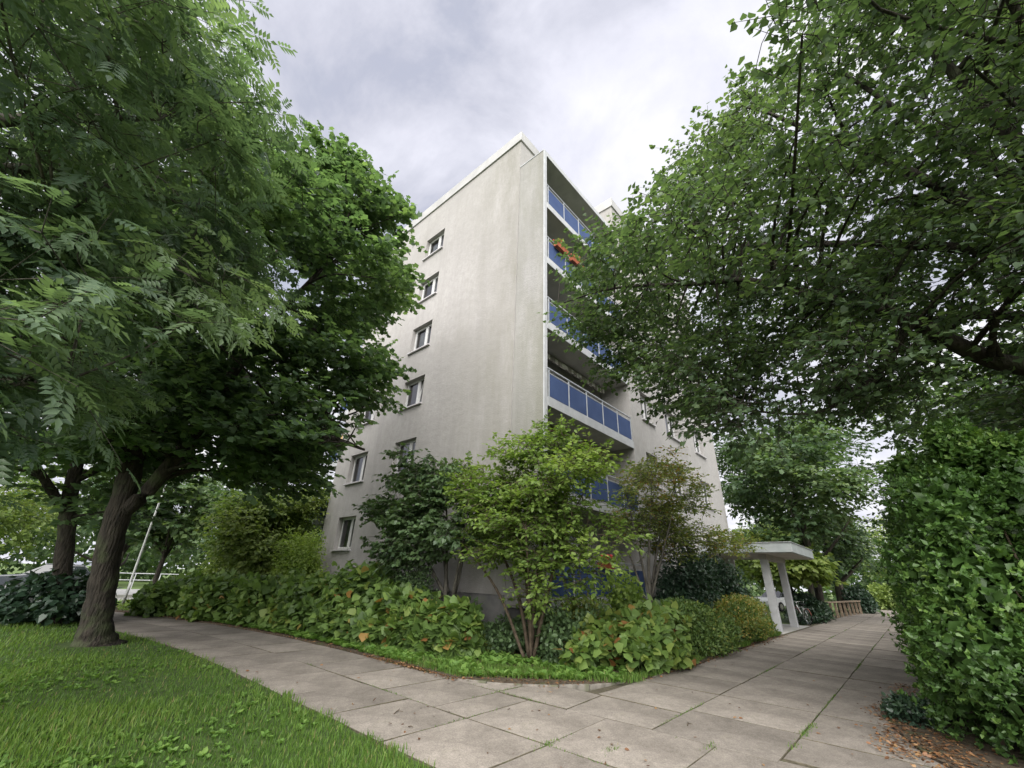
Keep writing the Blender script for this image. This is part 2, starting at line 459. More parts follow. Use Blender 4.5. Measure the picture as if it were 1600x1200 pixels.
# leaf templates: x across, y along, z out of the blade
def T(vs, fs): return np.array(vs, float), np.array(fs, int)
LEAF = {}
LEAF['lance'] = T([(0,0,0),(.24,.42,.06),(0,1,-.06),(-.24,.42,.06)], [(0,1,2),(0,2,3)])
LEAF['oval'] = T([(0,0,0),(.25,.28,.06),(.24,.66,.05),(0,1,-.06),(-.24,.66,.05),(-.25,.28,.06)], [(0,1,2),(0,2,3),(0,3,4),(0,4,5)])
LEAF['broad'] = T([(0,0,0),(.30,.42,.07),(0,1,-.06),(-.30,.42,.07)], [(0,1,2),(0,2,3)])
LEAF['rhomb'] = T([(0,0,0),(.36,.45,.10),(0,1,-.08),(-.36,.45,.10)], [(0,1,2),(0,2,3)])
LEAF['heart'] = T([(0,.08,0),(.30,0,.05),(.46,.32,.06),(0,1,-.10),(-.46,.32,.06),(-.30,0,.05)], [(0,1,2),(0,2,3),(0,3,4),(0,4,5)])
def lobed(o, droop):
    n = len(o)
    return T([(x, y, -droop*(x*x*1.2 + (y-.4)**2)) for x, y in o], [(0, i, i+1) for i in range(1, n-1)])
LEAF['maple'] = lobed([(0,.02),(.50,-.02),(.28,.30),(.54,.62),(0,1.02),(-.54,.62),(-.28,.30),(-.50,-.02)], .25)
LEAF['thimble'] = lobed([(0,.04),(.40,-.06),(.52,.34),(.27,.72),(0,1),(-.27,.72),(-.52,.34),(-.40,-.06)], .4)
LEAF['tuft'] = T(sum([[(0,0,0),(.16*math.cos(a)-.12*math.sin(a),.16*math.sin(a)+.12*math.cos(a),.05),(.55*math.cos(a),.55*math.sin(a),.10),(.16*math.cos(a)+.12*math.sin(a),.16*math.sin(a)-.12*math.cos(a),.05)] for a in (0.1,1.3,2.6,3.9,5.1)], []),
                 sum([[(4*i,4*i+1,4*i+2),(4*i,4*i+2,4*i+3)] for i in range(5)], []))
def compound(n):
    vs, fs = [], []
    for i in range(n):
        for sgn in ((-1, 1) if i < n-1 else (0,)):
            y0 = .18 + .62*i/(n-1) if n > 1 else .5
            base = np.array((0, y0, -.22*y0*y0))
            d = np.array((sgn*.80, .55 if sgn else 1, -.12)); d /= np.linalg.norm(d)
            L = .34 if sgn else .30
            side = np.array((-d[1], d[0], 0)); side /= np.linalg.norm(side)
            k = len(vs)
            up = np.array((0,0,.012))
            vs += [base, base + d*L*.4 + side*.070 + up, base + d*L + np.array((0,0,-.04)), base + d*L*.4 - side*.070 + up]
            fs += [(k, k+1, k+2), (k, k+2, k+3)]
    k = len(vs)
    vs += [np.array((-.006,0,0)), np.array((.006,0,0)), np.array((0,.95,-.2))]; fs += [(k, k+1, k+2)]
    return T(vs, fs)
LEAF['ash'] = compound(5)

def scatter_mesh(name, tmpl, pos, fr, size, var, mat):
    tv, tf = LEAF[tmpl]
    n, k = len(pos), len(tv)
    V = np.einsum('nij,kj->nki', fr, tv) * size[:, None, None] + pos[:, None, :]
    F = tf[None] + (np.arange(n) * k)[:, None, None]
    return np_mesh(name, V.reshape(-1, 3), F.reshape(-1, 3), mat, np.repeat(var, k))

LEAFMESH = {}
def leaf_mesh(tmpl, mat, q):
    key = (tmpl, mat, q)
    if key not in LEAFMESH:
        tv, tf = LEAF[tmpl]
        LEAFMESH[key] = np_mesh('leaf', tv, tf, mat, np.full(len(tv), (q + .5) / 8))
    return LEAFMESH[key]

def cam_px(P):
    """pixel coordinates (1600 x 1200) and depth, only used to rank which leaves show largest"""
    h = np.c_[P, np.ones(len(P))] @ CAMI.T
    d = -h[:, 2]
    return 800 + 647.45*h[:, 0]/np.maximum(d, .1), 600 - 647.45*h[:, 1]/np.maximum(d, .1), d

def leaves(parent, tmpl, mat, pos, fr, size, var, n_parts=0, name='crown'):
    """the leaves that show largest become parts of their own, the rest one 'stuff' part"""
    keep = np.ones(len(pos), bool)
    if n_parts:
        x, y, d = cam_px(pos)
        sc = np.where((d > .3) & (x > 0) & (x < 1600) & (y > 0) & (y < 1200), size / d, 0)
        idx = np.argsort(-sc)[:n_parts]
        idx = idx[sc[idx] > 0]
        keep[idx] = False
        pl = Vector(parent.location)
        for i in idx:
            o = bpy.data.objects.new('leaf', leaf_mesh(tmpl, mat, int(min(7, var[i] * 8))))
            COL.objects.link(o)
            o.parent = parent
            M3 = Matrix([[float(c) for c in r] for r in fr[i] * size[i]]).to_4x4()
            M3.translation = Vector([float(c) for c in pos[i]]) - pl
            o.matrix_local = M3
    o = link(name, scatter_mesh(name, tmpl, pos[keep], fr[keep], size[keep], var[keep], mat), parent)
    tag(o, kind='stuff')
    return o

def sticks(A, B, ra, rb):
    """many thin three-sided sticks as arrays"""
    t = nrm(B - A); a = nrm(np.cross(t, np.array((.3, .2, 1.0)))); b = np.cross(t, a)
    V = []
    for P, r in ((A, ra), (B, rb)):
        for k in range(3):
            th = 2*math.pi*k/3
            V.append(P + (a*math.cos(th) + b*math.sin(th)) * np.asarray(r).reshape(-1, 1))
    V = np.stack(V, 1)
    F = np.array([(0,3,4,1),(1,4,5,2),(2,5,3,0)])
    n = len(A)
    return V.reshape(-1, 3), (F[None] + (np.arange(n)*6)[:, None, None]).reshape(-1, 4)

def smooth_path(pts, n):
    """Catmull-Rom through (x,y,z,r) points"""
    P = np.array(pts, float)
    if len(P) == 2: P = np.array([P[0], (P[0]+P[1])/2, P[1]])
    Q = np.vstack([2*P[0]-P[1], P, 2*P[-1]-P[-2]])
    out = []
    for i in range(1, len(Q)-2):
        for k in range(n):
            t = k/n
            out.append(.5*((2*Q[i]) + (-Q[i-1]+Q[i+1])*t + (2*Q[i-1]-5*Q[i]+4*Q[i+1]-Q[i+2])*t*t + (-Q[i-1]+3*Q[i]-3*Q[i+1]+Q[i+2])*t**3))
    out.append(P[-1])
    out = np.array(out); out[:, 3] = np.maximum(out[:, 3], .004)
    return out

def tree(name, label, cat, base, trunk, limbs, clumps, leaf, size, mat, dens, K=10, spray=.55, droop=.25, bark='bark',
         parts=0, group=None, flat=.75, axis=None, tilt=.45, nside=12, varr=(0, 1), branch_r=.05, min_skel=1):
    root = empty(name, base, label, cat, group)
    skel = []
    tp = smooth_path(trunk, 5)
    wob = 1 + .05*np.sin(np.arange(len(tp))*1.7)
    G().tube(tp[:, :3], tp[:, 3]*wob, nside, jit=.10).build('trunk' if len(limbs) < 50 else 'stem', bark, root, smooth=True)
    skel.append(tp[len(tp)//2:] if limbs else tp)
    for lb in limbs:
        lp = smooth_path(lb, 5)
        G().tube(lp[:, :3], lp[:, 3], max(6, nside-4), jit=.08).build('branch' if cat == 'tree' else 'stem', bark, root, smooth=True)
        skel.append(lp[min_skel:])
    S = np.vstack(skel)
    cl = np.array(clumps, float)
    # side branches from the skeleton to every clump
    g = G()
    for c in cl:
        d = np.linalg.norm(S[:, :3] - c[:3], axis=1) + .7*np.maximum(0, S[:, 2] - c[2] + .2)
        s = S[np.argmin(d)]
        L = np.linalg.norm(s[:3] - c[:3])
        mid = (s[:3] + c[:3])/2 + rng.normal(0, .08, 3)*L + np.array((0, 0, .10*L))
        r0 = min(s[3]*.6, branch_r*(.5 + .25*L))
        pth = smooth_path([(*s[:3], r0), (*mid, r0*.62), (*c[:3], max(.005, r0*.3))], 3)
        g.tube(pth[:, :3], pth[:, 3], 5, cap=False)
    tag(g.build('branches', bark, root, smooth=True), kind='stuff')
    # sprays of leaves
    ns = np.maximum(2, (dens*cl[:, 3]**2)).astype(int)
    ci = np.repeat(np.arange(len(cl)), ns)
    n = len(ci)
    u = nrm(rng.normal(size=(n, 3)))
    rr = rng.random(n)**.45
    off = u*rr[:, None]*cl[ci, 3:4]*np.array((1, 1, flat))
    pos = cl[ci, :3] + off
    ax = np.array(axis if axis is not None else (base[0], base[1], 0))
    outw = pos - np.array((ax[0], ax[1], 0)); outw[:, 2] = 0; outw = nrm(outw)
    dr = nrm(outw*.55 + off/cl[ci, 3:4]*.75 + rng.normal(0, .38, (n, 3)))
    dr[:, 2] = dr[:, 2]*.55 - droop*.35
    dr = nrm(dr)
    sl = spray*(.6 + .7*rng.random(n))
    tw0 = pos - dr*sl[:, None]*.35; tw1 = pos + dr*sl[:, None]*.75
    # each spray hangs on the nearest spray that lies closer to the branch end
    par = np.empty((n, 3)); s0 = 0
    for c_, k_ in zip(cl, ns):
        q = tw0[s0:s0+k_]
        rd = np.linalg.norm(q - c_[:3], axis=1)
        D = np.linalg.norm(q[:, None] - q[None], axis=2)
        D[rd[None, :] >= rd[:, None]] = 1e9
        j = np.argmin(D, 1)
        par[s0:s0+k_] = np.where((D[np.arange(k_), j] < rd)[:, None], q[j], c_[:3])
        s0 += k_
    A = np.vstack([tw0, par]); B = np.vstack([tw1, tw0])
    tr = .006 if size[1] > .06 else .004
    V, F = sticks(A, B, np.r_[np.full(n, tr), np.full(n, tr*1.2)], np.r_[np.full(n, tr*.4), np.full(n, tr)])
    tag(link('twigs', np_mesh('twigs', V, F, bark), root), kind='stuff')
    t = (np.arange(K)/(K-1))[None, :, None] + rng.normal(0, .06, (n, K, 1))
    side = nrm(np.cross(dr, np.array((0, 0, 1.0))))
    sg = np.where(np.arange(K) % 2 == 0, 1.0, -1.0)[None, :, None]
    lp = tw0[:, None, :] + (tw1 - tw0)[:, None, :]*t
    la = dr[:, None, :]*(.35 + .5*t) + side[:, None, :]*sg*(.95 - .5*t) + rng.normal(0, .28, (n, K, 3))
    la[..., 2] -= droop
    ln = np.array((0, 0, 1.0)) + outw[:, None, :]*.28 + rng.normal(0, tilt, (n, K, 3))
    lp, la, ln = lp.reshape(-1, 3), nrm(la.reshape(-1, 3)), ln.reshape(-1, 3)
    m = len(lp)
    sz = rng.uniform(size[0], size[1], m)
    lp = lp + la*sz[:, None]*.15
    clv = rng.normal(0, .19, len(cl))[ci].repeat(K)
    var = np.clip(rng.normal(.45, .2, m) + clv, 0, 1)
    var = varr[0] + var*(varr[1]-varr[0])
    rare = rng.random(m) < .012
    var = np.where(rare, rng.uniform(.93, 1, m)*varr[1], var)
    leaves(root, leaf, mat, lp, frames(la, ln), sz, var, parts)
    return root

def bush(name, label, cat, base, rx, ry, h, leaf, size, mat, n, parts=0, group=None, rz=0.0, lumps=9, core=True, stems=9, upl=.5, droop=.2,
         inner=.55, var_c=.45, var_s=.2, hot=0.0, zmin=.05, spiky=.0):
    """a low shrub: leaves in a lumpy dome on stems that fan out of the ground"""
    root = empty(name, base, label, cat, group)
    bx, by, bz = base
    lp_ = []
    for i in range(lumps):
        a = 2*math.pi*(i/lumps) + random.random()*.6; q = math.sqrt(random.random())*.62
        lp_.append((q*math.cos(a), q*math.sin(a), .30 + .36*random.random(), .34 + .22*random.random()))
        a += .3; lp_.append((.66*math.cos(a), .66*math.sin(a), .12 + .16*random.random(), .30 + .10*random.random()))
    lp_.append((0, 0, .55, .45))
    lp_ = np.array(lp_)
    k = rng.integers(0, len(lp_), n)
    u = nrm(rng.normal(size=(n, 3)))
    u[:, 2] = np.where(u[:, 2] < -.35, -u[:, 2], u[:, 2])
    r = inner + (1-inner)*rng.random(n)**.6 + np.abs(rng.normal(0, spiky, n))
    p = lp_[k, :3] + u*(lp_[k, 3]*r)[:, None]*np.array((1, 1, 1.0))
    p[:, 2] = np.maximum(p[:, 2], zmin + .1*rng.random(n))
    c, s = math.cos(rz), math.sin(rz)
    W = np.c_[p[:, 0]*rx, p[:, 1]*ry, p[:, 2]*h]
    W = np.c_[W[:, 0]*c - W[:, 1]*s, W[:, 0]*s + W[:, 1]*c, W[:, 2]] + np.array(base)
    un = u*np.array((1/rx, 1/ry, 1/h)); un = nrm(un)
    un = np.c_[un[:, 0]*c - un[:, 1]*s, un[:, 0]*s + un[:, 1]*c, un[:, 2]]
    ln = un*.7 + np.array((0, 0, upl)) + rng.normal(0, .38, (n, 3))
    la = rng.normal(0, .6, (n, 3)) + un*.55; la[:, 2] -= droop
    sz = rng.uniform(size[0], size[1], n)
    lv = rng.normal(0, .10, len(lp_))
    var = np.clip(rng.normal(var_c, var_s, n) + lv[k], 0, .82 if hot else 1)
    if hot:
        hotm = (rng.random(n) < hot*(1 + 1.5*(lv[k] > .05)))
        var = np.where(hotm, rng.uniform(.84, 1, n), var)
    leaves(root, leaf, mat, W, frames(nrm(la), ln), sz, var, parts, name='foliage')
    g = G()
    for i in range(stems):
        j = random.randrange(len(lp_))
        e = lp_[j]
        ex, ey = e[0]*rx, e[1]*ry
        ex, ey = ex*c - ey*s, ex*s + ey*c
        b0 = (bx + ex*.25, by + ey*.25, bz - .02)
        e1 = (bx + ex*1.1 + random.uniform(-.1, .1), by + ey*1.1 + random.uniform(-.1, .1), bz + (e[2]+e[3]*.7)*h)
        m1 = tuple((a_ + b_)/2 + random.uniform(-.06, .06) for a_, b_ in zip(b0, e1))
        g.tube([b0, m1, e1], [.012, .009, .004], 5, cap=False)
    g.build('stems', 'twig_brown', root, smooth=True)
    if core:
        # the leaves deep inside, larger and in darker tones than the outer ones
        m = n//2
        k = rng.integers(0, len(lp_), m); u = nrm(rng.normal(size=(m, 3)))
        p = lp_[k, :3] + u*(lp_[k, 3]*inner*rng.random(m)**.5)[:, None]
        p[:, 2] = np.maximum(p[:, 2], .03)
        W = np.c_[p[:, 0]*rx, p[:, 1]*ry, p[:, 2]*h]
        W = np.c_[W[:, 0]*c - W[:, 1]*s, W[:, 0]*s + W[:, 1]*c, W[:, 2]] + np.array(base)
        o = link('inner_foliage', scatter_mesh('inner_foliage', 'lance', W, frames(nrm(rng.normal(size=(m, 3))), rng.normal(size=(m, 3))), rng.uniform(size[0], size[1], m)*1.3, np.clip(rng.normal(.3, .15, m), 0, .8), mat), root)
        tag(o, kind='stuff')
    return root
# ------------------------------------------------------------------ foliage masses: x, y, z, radius in metres
MAPLE=[(-13.58,2.68,7.53,0.76),(-14.55,4,13.06,0.68),(-9.82,2.62,6.35,0.82),(-15.24,-1.23,12.04,0.59),(-10.13,-2.17,8.48,0.56),(-12.36,1.9,5.86,0.73),(-13.83,3.31,5.45,0.99),(-11.53,-1.65,9.32,0.68),(-13.27,4.6,6.27,1.07),(-15.04,6.15,10.77,0.92),(-9.96,0.55,8.99,0.93),(-12.72,5.52,7.2,0.99),(-15.42,4.98,5.18,0.95),(-11.29,-0.04,8.55,0.78),(-8.49,0.85,5.53,0.65),(-10.06,0.96,4.89,1.01),(-13.5,2.52,13.46,0.61),(-10.96,1.81,8.14,0.66),(-15.52,2.43,12.18,0.92),(-14.68,3.55,6.35,0.96),(-10.67,0.13,9.43,0.63),(-11.48,3.38,13.41,1.04),(-16.44,1.01,12.35,1.07),(-14.59,4.72,10.61,1.03),(-16.74,1.42,8.1,0.58),(-13.41,1.28,6.66,0.86),(-15.49,-0.97,9.55,0.82),(-9.7,3.55,7.83,1.09),(-14.79,0.89,11.65,0.58),(-16.54,0.19,9.34,0.8),(-16.89,4.58,10.37,0.69),(-14.85,5.16,8.09,0.65),(-9.29,-0.28,10.96,1.09),(-13.09,-1.74,9.23,0.61),(-10.82,1.46,6.25,0.7),(-13.75,0.77,11.32,0.64),(-11.65,5.96,7.78,0.56),(-15.8,4.98,9.64,0.69),(-10.45,5.13,10.98,0.76),(-13.34,3.5,11.82,0.75),(-11.46,4.25,4.65,0.99),(-17.16,3.65,7.15,0.81),(-13.76,4.31,11.79,0.74),(-14.61,0.78,7.53,1.08),(-10.19,0.48,6.75,0.57),(-13.73,-0.31,11.11,1),(-16.15,-0.68,11.43,0.56),(-14.91,-1.58,10.81,1.1),(-8.95,3.98,10.73,0.91),(-16.62,2.08,6.92,0.65),(-10.26,4.81,8.72,0.6),(-10.69,2.87,4.87,0.86),(-16.2,1.87,5.55,1.08),(-13.61,1.41,8.12,0.76),(-16.2,2.71,9.62,1.05),(-11.67,0.99,7.93,0.82),(-13.62,5.31,13.16,0.78),(-11.73,4.07,8.39,0.92),(-10.15,4.46,4.99,0.42),(-8.83,-1.76,10.02,0.64),(-12.26,5.31,7.99,0.61),(-9.64,-0.16,7.81,1.03),(-13.89,7.23,9.84,0.55),(-8.6,4.45,8.82,0.77),(-11.44,3.13,12.39,0.94),(-10.82,-0.26,6.95,0.83),(-10.92,1.37,5.58,0.6),(-15.61,-0.45,12.62,0.63),(-13.86,-0.18,9.42,0.82),(-16.77,2.17,10.5,0.8),(-8.73,-0.78,7.68,0.97),(-15.85,-0.49,10.34,0.99),(-16.59,3.09,11.47,0.69),(-13.86,-2.72,8.44,1),(-16.58,2.96,7.57,0.88),(-10.25,5.02,6.73,0.97),(-13.07,3.77,6.77,0.8),(-9.63,1.29,9.49,0.59),(-14.6,2.09,6.39,1.09),(-12.37,-0.35,10.18,0.72),(-11.19,5.02,10.57,0.77),(-10.27,1.13,9.65,0.73),(-7.9,0.87,7.91,0.97),(-13.82,5.95,10.45,0.85),(-13.53,-1.78,10.39,0.96),(-9.57,2.61,9.55,0.58),(-12.08,6.72,11.22,0.37),(-13.96,4.83,9.09,0.57),(-14.17,5.46,5.17,0.7),(-10.83,-1.47,10.21,0.68),(-8.96,3.59,6.48,0.81),(-8.1,3.41,8.77,0.76),(-11.92,5.42,10,0.78),(-12.28,3.59,11.71,0.95),(-12.49,0.33,8.76,1.08),(-11.9,-0.21,7.95,0.71),(-14.42,-1.43,6.49,0.77),(-6.98,1.18,8.29,0.81),(-14.54,2.42,4.23,1.04),(-11.42,6.55,7.7,0.38),(-14.7,6.02,11.48,0.62),(-11.48,3.28,11.61,0.58),(-14.78,4.98,12.27,0.86),(-14.81,0.35,8.38,0.78),(-11.73,0.36,4.56,0.89),(-10.4,0.29,10.29,0.9),(-16.19,-0.71,6.58,1.01),(-8.27,2.26,8.79,1),(-9.51,4.39,6.54,0.8),(-12.84,-0.25,7.11,0.74),(-17.45,3.9,8.16,1.09),(-14.93,3.98,8.75,0.64),(-16.92,2.79,12.03,0.72),(-9.84,3.61,12.84,0.42),(-11.26,3.19,4.21,0.58),(-11.7,-1.75,12.7,0.71),(-14.37,5.38,5.88,0.68),(-11.26,1.64,12.42,0.76),(-11.84,6.05,6.74,0.82),(-10.41,5.1,9.74,1.04),(-8.72,2.97,4.78,0.72),(-12.87,4.77,5.5,0.65),(-11.65,1.99,5.14,0.83),(-10.68,3.31,6.61,0.63),(-11.94,4.9,4.52,0.44),(-9.49,2.52,4.08,0.64),(-9.93,3.12,5.99,0.88),(-9.51,4.76,5.17,0.27),(-10.84,1.78,5.17,0.74),(-9.43,4.21,5.74,0.69),(-13.06,3.65,4.34,0.74),(-13.06,2.73,5.61,0.75),(-12.26,4.04,6.1,0.92),(-11.24,4.5,4.78,0.55),(-13.24,3.15,5.18,0.66),(-9.89,1.8,6.49,0.98),(-11.58,1.17,4.75,0.8),(-11.02,3.43,4.06,0.83),(-10.25,2.59,6.59,0.64),(-13.7,3.72,5.37,0.72),(-13.03,1.85,4.82,0.66),(-10.84,1.07,5.63,0.77),(-8.96,3.85,4.49,0.34),(-10.61,2.83,4.23,0.63),(-11.35,3.08,4.13,0.51),(-9.26,3.63,4.03,0.56),(-9.99,3.28,3.47,0.56),(-8.73,3.07,3.99,0.71),(-12.38,3.29,3.96,0.62),(-10.86,2.27,3.82,0.58),(-11.57,4.85,3.95,0.3),(-10.12,3.22,4.15,0.54),(-9.88,3.88,3.55,0.6),(-11.02,4.18,3.46,0.51),(-13.04,3.69,3.86,0.66),(-13.01,4.25,3.68,0.62),(-9.7,3.93,4.27,0.42),(-9.55,2.23,4.21,0.65),(-10.63,2.78,9.76,0.76),(-8.52,2.43,11.5,0.37),(-8.92,2,10.21,0.68),(-8.76,3.28,11.58,0.39),(-9.01,3.79,11.05,0.89),(-9.42,1.85,12.58,0.35),(-9.04,2.62,12.21,0.3),(-10.15,2.28,11.99,0.81),(-7.99,4.12,10.67,0.35),(-9.67,2.73,12.32,0.74),(-9.42,1.9,10.6,0.81),(-8.85,3.81,11.57,0.43),(-10.31,3.32,11.27,0.6),(-8.84,3,10.8,0.88),(-9.88,2.15,9.31,0.88),(-9.96,2.86,11.46,0.62),(-10.61,1.99,10.15,0.93),(-10.2,2.76,13.13,0.74),(-13.78,0.54,4.43,0.79),(-14.35,1.34,5.2,0.75),(-15.66,1.34,4.62,0.66),(-14.17,1.44,4.4,0.57),(-13.28,0.07,4.03,0.73),(-13.21,1.7,4.65,0.57),(-11.19,1.5,5.52,0.78),(-11.1,0.66,4.07,0.68),(-15.39,0.64,4.45,0.73),(-12.23,-0.92,4.9,0.56),(-15.04,0.39,5.29,0.61),(-13.07,0.98,5.25,0.59),(-12.72,1.97,4.5,0.64),(-12.61,2.65,5.05,0.68),(-13.32,1.28,4.08,0.75),(-10.96,-0.57,4.58,0.76),(-14.34,-0.18,4.53,0.7),(-14.8,-0.1,5.11,0.56)]
ASH=[(-6.77,0.21,6.36,0.79),(-4.38,-1.7,5.64,0.89),(-7.46,0.37,8.98,0.54),(-5.69,-0.78,4.63,0.52),(-5.68,-0.81,8.39,0.84),(-7.03,-0.12,5.69,0.51),(-8.2,-1.5,7.95,0.86),(-5.82,-0.84,2.76,0.7),(-3.32,-1.7,6.2,0.81),(-7.64,-1.86,5.72,0.87),(-8.93,-1.32,8.75,0.62),(-4.81,-2.53,8.64,0.55),(-5.08,-1.76,7.18,0.74),(-4.77,-2.45,6.53,0.76),(-4.74,-0.94,7.41,0.52),(-6.86,-4.64,6.7,0.78),(-5.12,-1.05,2.69,0.66),(-4.75,-3.45,5.48,0.6),(-6.78,0.79,5.02,0.23),(-9.04,-0.24,4.38,0.68),(-6.3,-0.45,7.76,0.57),(-4.82,-0.91,3.15,0.69),(-7.73,-1.39,6.77,0.8),(-6.52,-1.47,8.09,0.86),(-6.15,-1.1,4.82,0.9),(-8.28,-1.29,9.26,0.67),(-9.17,-1.92,5.05,0.64),(-6.88,-2.84,4.2,0.52),(-4.99,-0.4,3.92,0.62),(-7.71,-2.93,6.74,0.83),(-5.48,-0.42,3,0.58),(-6.33,0.08,7.93,0.77),(-5.47,-2.55,4.43,0.54),(-6.65,-1.22,4.16,0.68),(-5.56,-1.22,6.35,0.64),(-6.07,-2.2,4.02,0.87),(-7.49,0.75,6,0.73),(-5.4,-1.04,5.34,0.83),(-7.77,-2.17,8.62,0.5),(-4.72,0.01,6.07,0.55),(-8.91,0.32,4.1,0.3),(-7.28,-0.82,8.49,0.77),(-6.08,-4.05,5.28,0.94),(-7.53,0.95,6.71,0.63),(-7.92,-0.96,3.94,0.87),(-5.81,-1.79,7.63,0.82),(-3.95,-2.71,7.52,0.73),(-5.68,-1.26,4.35,0.67),(-5.55,0.45,4.75,0.71),(-6.37,-2.31,5.79,0.74),(-8.09,-0.26,3.71,0.64),(-7.15,-1.14,2.64,0.68),(-7.59,-3.68,7.51,0.55),(-8.86,-1.01,6.64,0.51),(-5.14,0.44,3.98,0.24),(-7.03,0.05,7.41,0.66),(-7.55,-2.79,4.73,0.81),(-4.44,-0.88,6.58,0.64),(-8.52,0.37,5.89,0.63),(-8.08,-0.71,6.13,0.77),(-8.78,-0.14,7.1,0.66),(-6.62,-2.22,4.37,0.75)]
